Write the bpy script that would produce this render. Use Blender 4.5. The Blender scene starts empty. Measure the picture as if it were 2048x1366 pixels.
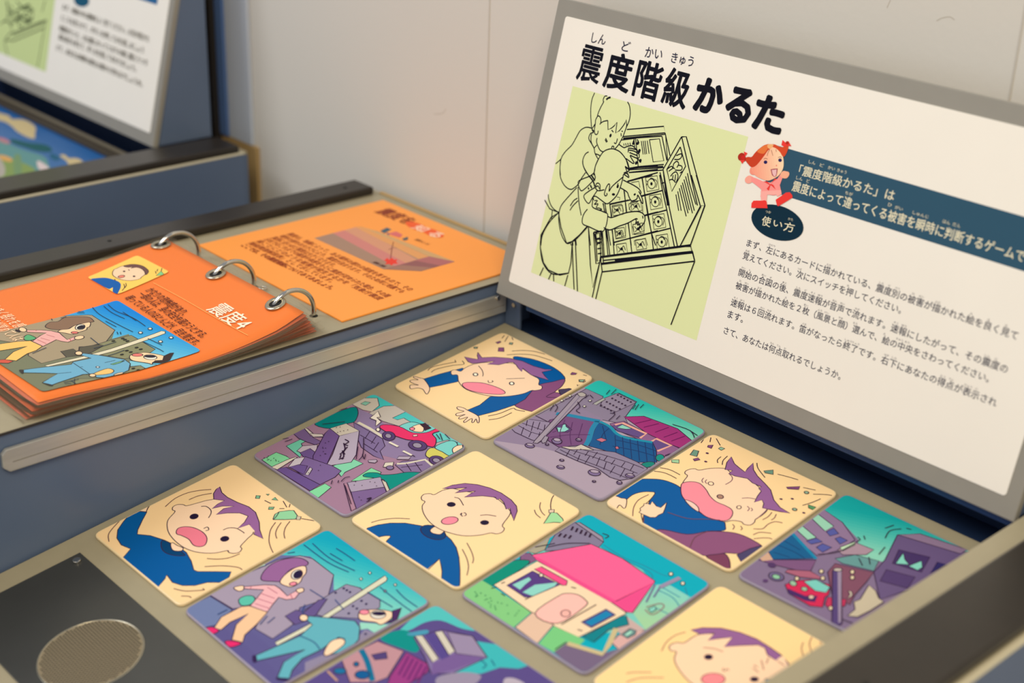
import bpy, bmesh, math, random
from mathutils import Vector, Matrix
from mathutils.geometry import tessellate_polygon
random.seed(7)
SC = bpy.context.scene
COL = SC.collection
S = 0.11            # one layout unit (a picture tile's side) in metres
Z0 = 0.80           # height of the layout origin over the floor
# ------------------------------------------------------------------ camera
F = 2902.107
def _rot(r):
    v = Vector(r); return Matrix.Rotation(v.length, 3, v.normalized())
R = _rot((1.8435914220434404, 0.8339605570145013, -0.49861168400018496))   # rows: right, down, forward
T = Vector((-0.09667325398707224, -0.06981218776879668, 10.76524482816351))
CAM = -(R.transposed() @ T)
TAU = 0.1353223891359116     # slope of the tile tray
TH = 1.3310326905844918      # lean of the boards
def W(p):
    return Vector((p[0]*S, p[1]*S, p[2]*S + Z0))
cd = bpy.data.cameras.new('camera'); cam = bpy.data.objects.new('camera', cd); COL.objects.link(cam)
cd.sensor_width = 36; cd.lens = F/2048*36; cd.clip_start = 0.02; cd.clip_end = 50
rt, dn, fw = R[0], R[1], R[2]
M3 = Matrix(((rt[0], -dn[0], -fw[0]), (rt[1], -dn[1], -fw[1]), (rt[2], -dn[2], -fw[2])))
cam.matrix_world = Matrix.Translation(W(CAM)) @ M3.to_4x4()
cd.dof.use_dof = True; cd.dof.focus_distance = 9.4*S; cd.dof.aperture_fstop = 4.6
SC.camera = cam
# ------------------------------------------------------------------ light
wd = bpy.data.worlds.new('world'); SC.world = wd; wd.use_nodes = True
wd.node_tree.nodes['Background'].inputs[0].default_value = (0.80, 0.84, 0.93, 1)
wd.node_tree.nodes['Background'].inputs[1].default_value = 0.42
def area(name, loc, target, size, power, col):
    l = bpy.data.lights.new(name, 'AREA'); l.shape = 'RECTANGLE'; l.size = size[0]; l.size_y = size[1]
    l.energy = power; l.color = col
    o = bpy.data.objects.new(name, l); COL.objects.link(o); o.location = loc
    o.rotation_euler = (Vector(target)-Vector(loc)).to_track_quat('-Z', 'Y').to_euler()
    return o
area('ceiling_light_warm', (1.5, -1.3, 2.75), (0.35, 0.0, 0.85), (1.2, 0.9), 38, (1.0, 0.855, 0.62))
area('ceiling_light_cool', (-1.3, -1.5, 2.75), (-0.3, 0.0, 0.85), (1.2, 0.9), 25, (0.93, 0.95, 1.0))
SC.view_settings.view_transform = 'Standard'; SC.view_settings.look = 'None'
SC.view_settings.exposure = 0.15; SC.view_settings.gamma = 1.0
SC.view_settings.use_curve_mapping = False

# ------------------------------------------------------------------ materials
def s2l(c):
    return tuple(((v/255)/12.92 if v/255 <= 0.04045 else ((v/255+0.055)/1.055)**2.4) for v in c)
MATS = {}
def mat(name, col, rough=0.5, metal=0.0, noise=0.0, nscale=8.0, bump=0.0, bscale=200.0, spec=0.5, trans=0.0, alpha=1.0, coat=0.0, stretch=None):
    if name in MATS: return MATS[name]
    m = bpy.data.materials.new(name); m.use_nodes = True
    nt = m.node_tree; b = nt.nodes['Principled BSDF']; L = nt.links
    c = s2l(col)
    b.inputs['Base Color'].default_value = (*c, 1)
    b.inputs['Roughness'].default_value = rough; b.inputs['Metallic'].default_value = metal
    b.inputs['Specular IOR Level'].default_value = spec
    b.inputs['Transmission Weight'].default_value = trans
    b.inputs['Alpha'].default_value = alpha
    b.inputs['Coat Weight'].default_value = coat; b.inputs['Coat Roughness'].default_value = 0.15
    tc = nt.nodes.new('ShaderNodeTexCoord')
    mp = nt.nodes.new('ShaderNodeMapping'); L.new(tc.outputs['Object'], mp.inputs[0])
    if stretch: mp.inputs['Scale'].default_value = stretch
    if noise:
        n = nt.nodes.new('ShaderNodeTexNoise'); n.inputs['Scale'].default_value = nscale; n.inputs['Detail'].default_value = 5
        L.new(mp.outputs[0], n.inputs['Vector'])
        r = nt.nodes.new('ShaderNodeMapRange'); r.inputs[1].default_value = 0.3; r.inputs[2].default_value = 0.7
        r.inputs[3].default_value = 1-noise; r.inputs[4].default_value = 1+noise
        L.new(n.outputs['Fac'], r.inputs[0])
        mx = nt.nodes.new('ShaderNodeVectorMath'); mx.operation = 'SCALE'; mx.inputs[0].default_value = c
        L.new(r.outputs[0], mx.inputs['Scale']); L.new(mx.outputs[0], b.inputs['Base Color'])
    if bump:
        n2 = nt.nodes.new('ShaderNodeTexNoise'); n2.inputs['Scale'].default_value = bscale; n2.inputs['Detail'].default_value = 3
        L.new(mp.outputs[0], n2.inputs['Vector'])
        bp = nt.nodes.new('ShaderNodeBump'); bp.inputs['Strength'].default_value = bump; bp.inputs['Distance'].default_value = 0.001
        L.new(n2.outputs['Fac'], bp.inputs['Height']); L.new(bp.outputs[0], b.inputs['Normal'])
    MATS[name] = m; return m
def ink(name, rough, coat=0.0):
    if name in MATS: return MATS[name]
    m = bpy.data.materials.new(name); m.use_nodes = True
    nt = m.node_tree; b = nt.nodes['Principled BSDF']
    a = nt.nodes.new('ShaderNodeAttribute'); a.attribute_name = 'ink'
    nt.links.new(a.outputs['Color'], b.inputs['Base Color'])
    b.inputs['Roughness'].default_value = rough; b.inputs['Coat Weight'].default_value = coat; b.inputs['Coat Roughness'].default_value = 0.2
    b.inputs['Specular IOR Level'].default_value = 0.12
    MATS[name] = m; return m
INK_T = ink('tile_ink', 0.42); INK_B = ink('board_ink', 0.55); INK_P = ink('page_ink', 0.45, 0.08)
M_beige = mat('beige_laminate', (160, 151, 125), 0.42, noise=0.03, nscale=60, bump=0.06, bscale=900)
M_blue = mat('slate_blue_panel', (90, 106, 132), 0.36, noise=0.05, nscale=9, bump=0.05, bscale=700)
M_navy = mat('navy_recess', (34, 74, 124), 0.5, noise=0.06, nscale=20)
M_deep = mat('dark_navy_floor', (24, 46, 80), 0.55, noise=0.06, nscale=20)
M_rail = mat('black_rail', (40, 34, 27), 0.36, noise=0.12, nscale=30, bump=0.08, bscale=500)
M_grey = mat('grey_board_frame', (144, 140, 130), 0.5, noise=0.02, nscale=50)
M_edge = mat('pale_edge_band', (205, 196, 168), 0.5)
M_alu = mat('brushed_aluminium', (198, 196, 188), 0.34, metal=0.6, noise=0.10, nscale=14, bump=0.10, bscale=120, stretch=(8, 0.5, 8))
M_steel = mat('polished_steel', (205, 200, 190), 0.12, metal=1.0)
M_brass = mat('aged_nickel', (190, 182, 160), 0.25, metal=0.9)
M_dplate = mat('dark_steel_plate', (92, 92, 88), 0.30, metal=0.65, noise=0.12, nscale=10, bump=0.08, bscale=300)
M_grill = mat('bronze_mesh', (150, 136, 108), 0.45, metal=0.4)
M_hole = mat('black_hole', (12, 11, 10), 0.8)
M_wall = mat('painted_wall', (214, 209, 199), 0.8, noise=0.01, nscale=3, bump=0.1, bscale=250)
M_floor = mat('grey_floor', (120, 112, 100), 0.6, noise=0.08, nscale=6)
M_tile = mat('cream_acrylic', (242, 216, 168), 0.30)
M_tileg = mat('grey_acrylic', (150, 140, 160), 0.30)
M_sleeve = mat('clear_sleeve', (190, 172, 140), 0.2, spec=0.3, alpha=0.06)
M_paper = mat('orange_paper', (232, 92, 40), 0.5)
M_osheet = mat('orange_board', (255, 160, 66), 0.45)
M_page = mat('orange_page', (255, 124, 14), 0.55)
M_oedge = mat('orange_board_edge', (255, 118, 30), 0.4)
M_tan = mat('tan_lip_and_wall_shade', (176, 146, 96), 0.6, noise=0.05)  # deck lip's own tan; on the wall it paints shade with warm bounce
M_pblue = mat('pale_bluish_light', (190, 197, 208), 0.6)  # paints the paler bluish light that falls on the wall
M_sblue = mat('strong_bluish_light', (84, 114, 166), 0.6)  # paints the strongest bluish light on the wall
M_black = mat('matt_black', (44, 38, 32), 0.6)

# ------------------------------------------------------------------ mesh helpers
def link(name, me, parent=None, m=None):
    o = bpy.data.objects.new(name, me); COL.objects.link(o)
    if m: me.materials.append(m)
    if parent: o.parent = parent; o.matrix_parent_inverse = parent.matrix_world.inverted()
    return o
def tag(o, label=None, cat=None, group=None, kind=None):
    if label: o['label'] = label
    if cat: o['category'] = cat
    if group: o['group'] = group
    if kind: o['kind'] = kind
    return o
def empty(name, p, label, cat, group=None):
    o = bpy.data.objects.new(name, None); COL.objects.link(o); o.location = W(p); o.empty_display_size = 0.02
    bpy.context.view_layer.update()
    return tag(o, label, cat, group)
def raw(name, verts, faces, m, parent=None, smooth=False, bevel=0.0, seg=2):
    me = bpy.data.meshes.new(name); me.from_pydata([W(v) for v in verts], [], faces)
    bm = bmesh.new(); bm.from_mesh(me); bmesh.ops.recalc_face_normals(bm, faces=bm.faces)
    if bevel: bmesh.ops.bevel(bm, geom=list(bm.edges), offset=bevel*S, segments=seg, affect='EDGES', profile=0.5, clamp_overlap=True)
    bm.to_mesh(me); bm.free()
    if smooth:
        for p in me.polygons: p.use_smooth = True
    return link(name, me, parent, m)
def prism(name, poly, axis, a, b, m, parent=None, bevel=0.0, seg=2):
    """extrude a polygon of layout points along a vector from a to b"""
    ax = Vector(axis); n = len(poly)
    v = [Vector(q)+ax*a for q in poly]+[Vector(q)+ax*b for q in poly]
    f = [list(range(n))[::-1], list(range(n, 2*n))]+[[i, (i+1) % n, n+(i+1) % n, n+i] for i in range(n)]
    return raw(name, v, f, m, parent, bevel=bevel, seg=seg)
def box(name, x0, x1, y0, y1, z0, z1, m, parent=None, bevel=0.006):
    return prism(name, [(x0, y0, 0), (x1, y0, 0), (x1, y1, 0), (x0, y1, 0)], (0, 0, 1), z0, z1, m, parent, bevel)
def tube(name, pts, r, m, parent=None, n=12):
    vs, fs = [], []; P = [Vector(q) for q in pts]
    up = Vector((1, 0, 0.001)).normalized()
    for i, q in enumerate(P):
        t = (P[min(i+1, len(P)-1)]-P[max(i-1, 0)]).normalized(); a = t.cross(up).normalized(); b = t.cross(a)
        for k in range(n):
            an = 2*math.pi*k/n; vs.append(q+a*math.cos(an)*r+b*math.sin(an)*r)
    for i in range(len(P)-1):
        for k in range(n): fs.append([i*n+k, i*n+(k+1) % n, (i+1)*n+(k+1) % n, (i+1)*n+k])
    fs += [list(range(n)), [(len(P)-1)*n+k for k in range(n)]]
    return raw(name, vs, fs, m, parent, smooth=True)
def torus(name, c, N, U, r1, r2, m, parent=None, n=28, k=8, flat=1.0):
    c, N, U = Vector(c), Vector(N).normalized(), Vector(U).normalized(); V = N.cross(U); vs, fs = [], []
    for i in range(n):
        a = 2*math.pi*i/n; d = U*math.cos(a)+V*math.sin(a)
        for j in range(k):
            b = 2*math.pi*j/k; vs.append(c+d*(r1+r2*math.cos(b))+N*r2*flat*math.sin(b))
    for i in range(n):
        for j in range(k): fs.append([i*k+j, ((i+1) % n)*k+j, ((i+1) % n)*k+(j+1) % k, i*k+(j+1) % k])
    return raw(name, vs, fs, m, parent, smooth=True)
def disc(name, c, N, U, r, h, m, parent=None, n=28, bevel=0.0):
    c, N, U = Vector(c), Vector(N).normalized(), Vector(U).normalized(); V = N.cross(U)
    return prism(name, [c+U*r*math.cos(2*math.pi*i/n)+V*r*math.sin(2*math.pi*i/n) for i in range(n)], N, 0, h, m, parent, bevel)

# ------------------------------------------------------------------ printed surfaces
def ray(px):
    return R.transposed() @ Vector(((px[0]-1024)/F, (px[1]-683)/F, 1))
def hit(px, n, c):
    d = ray(px); n = Vector(n); return CAM + d*((c-n.dot(CAM))/n.dot(d))
def clipconv(poly, a, b, c):            # keep a*x+b*y >= c
    out = []; n = len(poly)
    for i in range(n):
        p, q = poly[i], poly[(i+1) % n]; dp = a*p[0]+b*p[1]-c; dq = a*q[0]+b*q[1]-c
        if dp >= 0: out.append(p)
        if (dp >= 0) != (dq >= 0):
            t = dp/(dp-dq); out.append((p[0]+(q[0]-p[0])*t, p[1]+(q[1]-p[1])*t))
    return out
def crom(pts, closed, k=4):
    n = len(pts)
    if n < 3: return pts
    out = []
    for i in range(n if closed else n-1):
        g = (lambda j: pts[j % n]) if closed else (lambda j: pts[max(0, min(n-1, j))])
        p0, p1, p2, p3 = g(i-1), g(i), g(i+1), g(i+2)
        for s in range(k):
            t = s/k
            out.append(tuple(0.5*((2*p1[d])+(-p0[d]+p2[d])*t+(2*p0[d]-5*p1[d]+4*p2[d]-p3[d])*t*t+(-p0[d]+3*p1[d]-3*p2[d]+p3[d])*t**3) for d in (0, 1)))
    if not closed: out.append(pts[-1])
    return out
def area2(P): return sum(P[i][0]*P[(i+1) % len(P)][1]-P[(i+1) % len(P)][0]*P[i][1] for i in range(len(P)))
class Surf:
    """a flat printed face: origin o, unit axes U (right) and V (up), normal N, all in layout units"""
    def __init__(s, o, U, V, ink_mat, parent, step=0.00005):
        s.o, s.U, s.V = Vector(o), Vector(U), Vector(V); s.N = s.U.cross(s.V).normalized(); s.c = s.N.dot(s.o)
        s.m = ink_mat; s.parent = parent; s.lift = 0.0005; s.step = step; s.b = {}; s.part = 'print'; s.clip = None; s.z = (0, 0, 1)
        s.ys = None; s.xs = None; s.lw = 0.0058; s.lc = (62, 34, 60)
    def ab(s, px):
        h = hit(px, s.N, s.c)-s.o; return (h.dot(s.U), h.dot(s.V))
    def p3(s, a, b, l): return s.o+s.U*a+s.V*b+s.N*l
    def view(s, ox, oy, k): s.z = (ox, oy, k); return s
    def P(s, t):
        if isinstance(t, str):
            t = [tuple(float(v) for v in w.split(',')) for w in t.split()]
        return [s.ab((s.z[0]+x/s.z[2], s.z[1]+y/s.z[2])) for x, y in t]
    def _conv(s, poly, col):
        if s.clip and len(poly) > 2:
            for a, b, c in s.clip:
                poly = clipconv(poly, a, b, c)
                if len(poly) < 3: return
        ps = [poly]
        for lst, ax in ((s.ys, 1), (s.xs, 0)):
            if lst:
                nx = []
                for q in ps:
                    lo, hi = min(v[ax] for v in q), max(v[ax] for v in q)
                    ks = [k for k in lst if lo < k < hi]; bounds = [-1e9]+ks+[1e9]
                    for i in range(len(bounds)-1):
                        w = q
                        if bounds[i] > -1e8: w = clipconv(w, *( (0, 1) if ax else (1, 0)), bounds[i])
                        if len(w) > 2 and bounds[i+1] < 1e8: w = clipconv(w, *((0, -1) if ax else (-1, 0)), -bounds[i+1])
                        if len(w) > 2: nx.append(w)
                ps = nx
        if s.ys: ps = [w for q in ps for w in s.diag(q)]
        V, Fc, C = s.b.setdefault(s.part, ([], [], []))
        for q in ps:
            if abs(area2(q)) < 1e-9: continue
            if area2(q) < 0: q = q[::-1]
            n0 = len(V)
            V += [s.p3(v[0], v[1], s.lift) for v in q]; Fc.append(list(range(n0, n0+len(q)))); C.append(col)
    def poly(s, P, col):
        tri = tessellate_polygon([[Vector((x, y, 0)) for x, y in P]])
        for t in tri:
            q = [P[i] for i in t]
            if area2(q) < 0: q = q[::-1]
            s._conv(q, col)
    def grad(s, P, c0, c1, p0, p1, n=14):
        """printed colour blend from c0 at p0 to c1 at p1 (surface coordinates)"""
        dx, dy = p1[0]-p0[0], p1[1]-p0[1]; L2 = dx*dx+dy*dy
        tri = tessellate_polygon([[Vector((x, y, 0)) for x, y in P]])
        for t in tri:
            q = [P[i] for i in t]
            if area2(q) < 0: q = q[::-1]
            for i in range(n):
                w = q
                if i > 0: w = clipconv(w, dx/L2, dy/L2, (p0[0]*dx+p0[1]*dy)/L2+i/n)
                if len(w) > 2 and i < n-1: w = clipconv(w, -dx/L2, -dy/L2, -((p0[0]*dx+p0[1]*dy)/L2+(i+1)/n))
                if len(w) > 2: f = (i+0.5)/n; s._conv(w, tuple(c0[k]+(c1[k]-c0[k])*f for k in range(3)))
    def stroke(s, P, w, col, closed=False):
        if len(P) < 2: return
        n = len(P); L, Rr = [], []
        for i in range(n):
            a = P[(i-1) % n] if (closed or i > 0) else P[i]; b = P[(i+1) % n] if (closed or i < n-1) else P[i]
            dx, dy = b[0]-a[0], b[1]-a[1]; l = math.hypot(dx, dy) or 1e-6; nx, ny = -dy/l*w/2, dx/l*w/2
            L.append((P[i][0]+nx, P[i][1]+ny)); Rr.append((P[i][0]-nx, P[i][1]-ny))
        for i in range(n if closed else n-1):
            j = (i+1) % n; q = [L[i], Rr[i], Rr[j], L[j]]
            s._tri_quad(q, col)
    def _tri_quad(s, q, col):
        for t in ((q[0], q[1], q[2]), (q[0], q[2], q[3])):
            t = list(t)
            if area2(t) < 0: t = t[::-1]
            s._conv(t, col)
    def up(s): s.lift += s.step
    def fill(s, pts, col, line=1, smooth=1, k=4, lw=None):
        P = s.P(pts)
        if smooth: P = crom(P, True, k)
        if isinstance(col, tuple) and len(col) == 4 and isinstance(col[0], tuple):
            pa, pb = s.P([col[2], col[3]]); s.grad(P, col[0], col[1], pa, pb)
        elif col: s.poly(P, col)
        s.up()
        if line: s.stroke(P, lw or s.lw, s.lc, True); s.up()
    def lines(s, *pls, w=None, smooth=1, col=None):
        for pl in pls:
            P = s.P(pl)
            if smooth and len(P) > 2: P = crom(P, False, 4)
            s.stroke(P, w or s.lw, col or s.lc)
        s.up()
    def ell(s, cx, cy, rx, ry, rot, col, line=1, lw=None, n=20):
        c, q = math.cos(math.radians(rot)), math.sin(math.radians(rot))
        pts = [(cx+rx*math.cos(t)*c-ry*math.sin(t)*q, cy+rx*math.cos(t)*q+ry*math.sin(t)*c) for t in [2*math.pi*i/n for i in range(n)]]
        s.fill(pts, col, line, 0, lw=lw)
    def text(s, body, A, B, h, col, bold=0.0, fit=True):
        """lettering whose ink runs from surface point A to B along the baseline, h high"""
        cu = bpy.data.curves.new('t', 'FONT'); cu.body = body; cu.resolution_u = 2
        o = bpy.data.objects.new('t', cu); COL.objects.link(o); bpy.context.view_layer.update()
        me = bpy.data.meshes.new_from_object(o.evaluated_get(bpy.context.evaluated_depsgraph_get()))
        vs = [v.co.copy() for v in me.vertices]; fs = [list(p.vertices) for p in me.polygons]
        bpy.data.objects.remove(o); bpy.data.curves.remove(cu); bpy.data.meshes.remove(me)
        if not vs: return
        x0 = min(v.x for v in vs); x1 = max(v.x for v in vs); y0 = min(v.y for v in vs); y1 = max(v.y for v in vs)
        if not fit: y0, y1 = -0.12, 0.80
        dx, dy = B[0]-A[0], B[1]-A[1]; L = math.hypot(dx, dy); ux, uy = dx/L, dy/L
        Q = [(A[0]+ux*L*(v.x-x0)/(x1-x0)-uy*h*(v.y-y0)/(y1-y0), A[1]+uy*L*(v.x-x0)/(x1-x0)+ux*h*(v.y-y0)/(y1-y0)) for v in vs]
        plain = s.clip is None and s.ys is None
        nb = 1 if bold <= 0 else (4 if bold < 0.02 else 12); rb = bold*h*0.8
        for kb in range(nb):
            an = 2*math.pi*(kb+.5)/nb; ox, oy = (rb*math.cos(an), rb*math.sin(an)) if nb > 1 else (0, 0)
            Q2 = [(q[0]+ox, q[1]+oy) for q in Q]
            if plain:
                V, Fc, C = s.b.setdefault(s.part, ([], [], [])); n0 = len(V)
                V += [s.p3(q[0], q[1], s.lift+kb*2e-5) for q in Q2]
                for f in fs: Fc.append([n0+i for i in f]); C.append(col)
            else:
                for f in fs:
                    for i in range(1, len(f)-1):
                        t = [Q2[f[0]], Q2[f[i]], Q2[f[i+1]]]
                        if area2(t) < 0: t = t[::-1]
                        s._conv(t, col)
                s.lift += 2.5e-5
        if plain: s.lift += nb*2e-5
        s.up()
    def flush(s):
        for name, (V, Fc, C) in s.b.items():
            if not Fc: continue
            me = bpy.data.meshes.new(name); me.from_pydata([W(v) for v in V], [], Fc)
            at = me.color_attributes.new('ink', 'FLOAT_COLOR', 'CORNER'); data = []
            cache = {}
            for f, c in zip(Fc, C):
                l = cache.get(c)
                if l is None: l = cache[c] = (*s2l(c), 1.0)
                data += list(l)*len(f)
            if len(data) == len(at.data)*4: at.data.foreach_set('color', data)
            o = link(name, me, s.parent, s.m)
            if 'line' in name or 'lettering' in name or 'mark' in name or 'masonry' in name: o['kind'] = 'stuff'
        s.b = {}

# ================================================================== THE SETTING
WY = 0.75
def setting():
    prism('wall_back', [(-24, WY, -7.3), (14, WY, -7.3), (14, WY, 16), (-24, WY, 16)], (0, 1, 0), 0, 0.8, M_wall)['kind'] = 'structure'
    prism('floor', [(-24, -22, -7.28), (14, -22, -7.28), (14, WY+.8, -7.28), (-24, WY+.8, -7.28)], (0, 0, 1), -0.4, 0, M_floor)['kind'] = 'structure'
    # fine panel joints in the wall
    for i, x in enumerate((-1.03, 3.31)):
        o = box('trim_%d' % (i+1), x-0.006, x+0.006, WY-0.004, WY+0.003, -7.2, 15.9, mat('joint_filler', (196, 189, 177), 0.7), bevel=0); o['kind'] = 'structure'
    o = box('trim_3', -5.30, -4.90, WY-0.10, WY-0.002, -7.2, 7, M_black, bevel=0.004); o['kind'] = 'structure'  # plain dark upright strip on the wall
    o = box('trim_4', -4.895, -4.755, WY-0.06, WY-0.002, 0.27, 7, M_sblue, bevel=0.01); o['kind'] = 'structure'  # bluish light on the wall, put in as a coloured strip
    o = box('trim_5', -4.75, -4.355, WY-0.04, WY-0.002, 0.27, 7, M_pblue, bevel=0.006); o['kind'] = 'structure'  # bare wall in pale bluish light, its tint painted on a thin strip
    o = box('trim_6', -4.895, -4.28, WY-0.04, WY-0.002, -7.2, 0.265, M_tan, bevel=0.006); o['kind'] = 'structure'  # lower wall in shade with warm bounce, painted as a tan strip
    sw = Surf((0, WY, 0), (1, 0, 0), (0, 0, 1), INK_B, bpy.data.objects['wall_back']); sw.part = 'scuff_mark'; sw.view(0, 0, 1)
    sw.lines('868,228 876,228 886,226 892,218', '1873,42 1885,36 1900,34 1909,40', '1781,0 1774,16', w=0.0045, col=(182, 173, 158)); sw.flush()
# ================================================================== CONSOLE UNITS
ct, st = math.cos(TAU), math.sin(TAU)
def zt(y): return y*math.tan(TAU)
def rail(name, x0, x1, y0, y1, z0, z1, parent, screws=()):
    r = box(name, x0, x1, y0, y1, z0, z1, M_rail, parent, bevel=0.018)
    for sx, sy in screws:
        disc('screw_hole', (sx, sy, z1-0.004), (0, 0, 1), (1, 0, 0), 0.017, 0.006, M_hole, r, n=10)
    return r
def console(main):
    dx, dy = (0, 0) if main else (-8.74, -0.25)
    X = lambda v: v+dx
    lab = 'slate blue game console with sloped beige tray and black side rails in the foreground' if main else \
          'second slate blue console behind on the left, with blue picture under glass'
    root = empty('console', (X(1.0), -2.4+dy, -7.28), lab, 'console', 'exhibition consoles along the wall')
    yb = 0.66+dy; yf = -5.6
    # left deck that carries the binder
    if main:
        box('deck', -2.50, -0.09, yf, yb, 0.346, 0.36, M_beige, root, bevel=0.003)
        box('deck_lip', -2.25, -0.09, yb-0.035, yb, 0.3605, 0.375, M_tan, root, bevel=0.004)
        box('cabinet', -2.50, -0.095, yf+.02, yb-.01, -7.28, 0.3455, M_blue, root, bevel=0.003)
        rail('side_rail', -2.53, -2.255, yf, 0.575, 0.361, 0.43, root, ((-2.38, .36), (-2.40, -1.84)))
        box('outer_panel', -2.66, -2.51, yf, 0.60, -7.28, 0.355, M_blue, root, bevel=0.01)
        # rim line of the deck seen from the tray side
        box('edge_strip', -0.0945, -0.082, yf, yb, 0.345, 0.359, M_black, root, bevel=0.002)
    else:
        box('deck', X(-2.5), X(-0.09), yf, yb, 0.346, 0.36, M_beige, root, bevel=0.003)
        box('cabinet', X(-2.50), X(-0.095), yf+.02, yb-.01, -7.28, 0.3455, M_blue, root, bevel=0.003)
    # tray: sloped plate
    if main:
        v = [(-0.075, 0.128), (4.2, 0.128), (4.2, -5.4), (-0.075, -5.4)]
        top = [(x, y*ct, y*st) for x, y in v]
        prism('tray_plate', top, (0, -st, ct), -0.06, 0, M_beige, root, bevel=0.006)
    else:
        v = [(X(0.0), 0.11), (X(4.2), 0.11), (X(4.2), -5.4), (X(0), -5.4)]
        top = [(x, y*ct+dy, y*st) for x, y in v]
    # recess floor and back wall under the board
    yy = dy
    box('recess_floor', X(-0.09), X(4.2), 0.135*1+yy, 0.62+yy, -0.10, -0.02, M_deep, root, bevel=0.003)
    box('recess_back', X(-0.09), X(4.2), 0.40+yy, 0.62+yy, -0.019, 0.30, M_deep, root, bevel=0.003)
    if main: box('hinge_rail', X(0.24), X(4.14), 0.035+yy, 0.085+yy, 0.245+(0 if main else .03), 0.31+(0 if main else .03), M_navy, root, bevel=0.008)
    # right side: inner wall, ledge, rail, pale edge and outer panel
    box('side_wall', X(4.2), X(4.775), yf, yb, -7.28, 0.33, M_blue, root, bevel=0.004)
    box('side_ledge', X(4.2), X(4.77), yf, yb, 0.3305, 0.36, M_beige, root, bevel=0.006)
    rail('side_rail', X(4.375), X(4.77), yf, 0.58+dy, 0.361, 0.43, root, ((X(4.56), -1.98),) if main else ())
    box('outer_panel', X(4.776), X(4.81), yf, yb-0.06, -7.28, 0.352, M_blue, root, bevel=0.004)
    box('edge_strip', X(4.774), X(4.812), yf, yb-0.058, 0.353, 0.366, M_edge, root, bevel=0.003)
    if main:
        box('cabinet_base', -0.09, 4.2, yf+.02, yb-.01, -7.28, -1.0, M_blue, root, bevel=0.01)
        # side bracket below the board's left corner
        br = box('hinge_bracket', -0.085, 0.075, 0.135, 0.16, 0.0, 0.30, M_blue, root, bevel=0.006)
        disc('screw', (0.015, 0.134, 0.19), (0, -1, 0), (1, 0, 0), 0.018, 0.014, M_steel, br, n=14, bevel=0.003)
        # slim aluminium strip along the left inner wall
        x = -0.088
        prof = [(x, -3.77, 0.262), (x, -3.80, 0.235), (x, -3.80, 0.15), (x, -3.76, 0.114), (x, 0.12, 0.114), (x, 0.12, 0.262)]
        al = prism('metal_strip', prof, (1, 0, 0), 0, 0.030, M_alu, root, bevel=0.006)
        tag(al, 'aluminium strip with rounded end')
        box('groove', x+0.026, x+0.0315, -3.74, 0.10, 0.172, 0.178, mat('groove_shadow', (130, 124, 112), .6), al, bevel=0.001)
        disc('screw', (x+0.02, 0.03, 0.25), (1, 0, 0), (0, 1, 0), 0.02, 0.025, M_steel, al, n=14, bevel=0.004)
        # dark plate with loudspeaker grille in the near left of the tray
        def tp(a, b, h=0.0): return (a, b*ct-h*st, b*st+h*ct)
        a0, b0 = 0.112, -3.50
        pl = prism('speaker_plate', [tp(a0, b0), tp(2.2, b0), tp(2.2, b0-0.79), tp(a0, b0-0.79)], (0, -st, ct), 0.001, 0.010, M_dplate, root, bevel=0.003)
        tag(pl, 'dark steel plate with round perforated grille')
        U, V, N = Vector((1, 0, 0)), Vector((0, ct, st)), Vector((0, -st, ct))
        c = Vector(tp(1.0, -3.905, 0.010))
        torus('grille_ring', c, N, U, 0.284, 0.0055, M_brass, pl, n=48, flat=0.6)
        gd = disc('grille', c, N, U, 0.280, 0.0015, M_grill, pl, n=48)
        vs, fs = [], []; pit = 0.0190
        for i in range(-17, 18):
            for j in range(-17, 18):
                gx, gy = (i+(j % 2)*0.5)*pit, j*pit*0.87
                if gx*gx+gy*gy > 0.268**2: continue
                n0 = len(vs)
                for k in range(8):
                    an = k*math.pi/4; vs.append(c+U*(gx+0.0064*math.cos(an))+V*(gy+0.0064*math.sin(an))+N*0.0022)
                fs.append(list(range(n0, n0+8)))
        tag(raw('grille_holes', vs, fs, M_hole, pl), kind='stuff')
        tube_c = Vector(tp(0.182, -3.556, 0.010))
        disc('screw', tube_c, N, U, 0.026, 0.014, M_steel, pl, n=18, bevel=0.006)
    return root
setting()
console(True)
CON2 = console(False)

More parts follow.
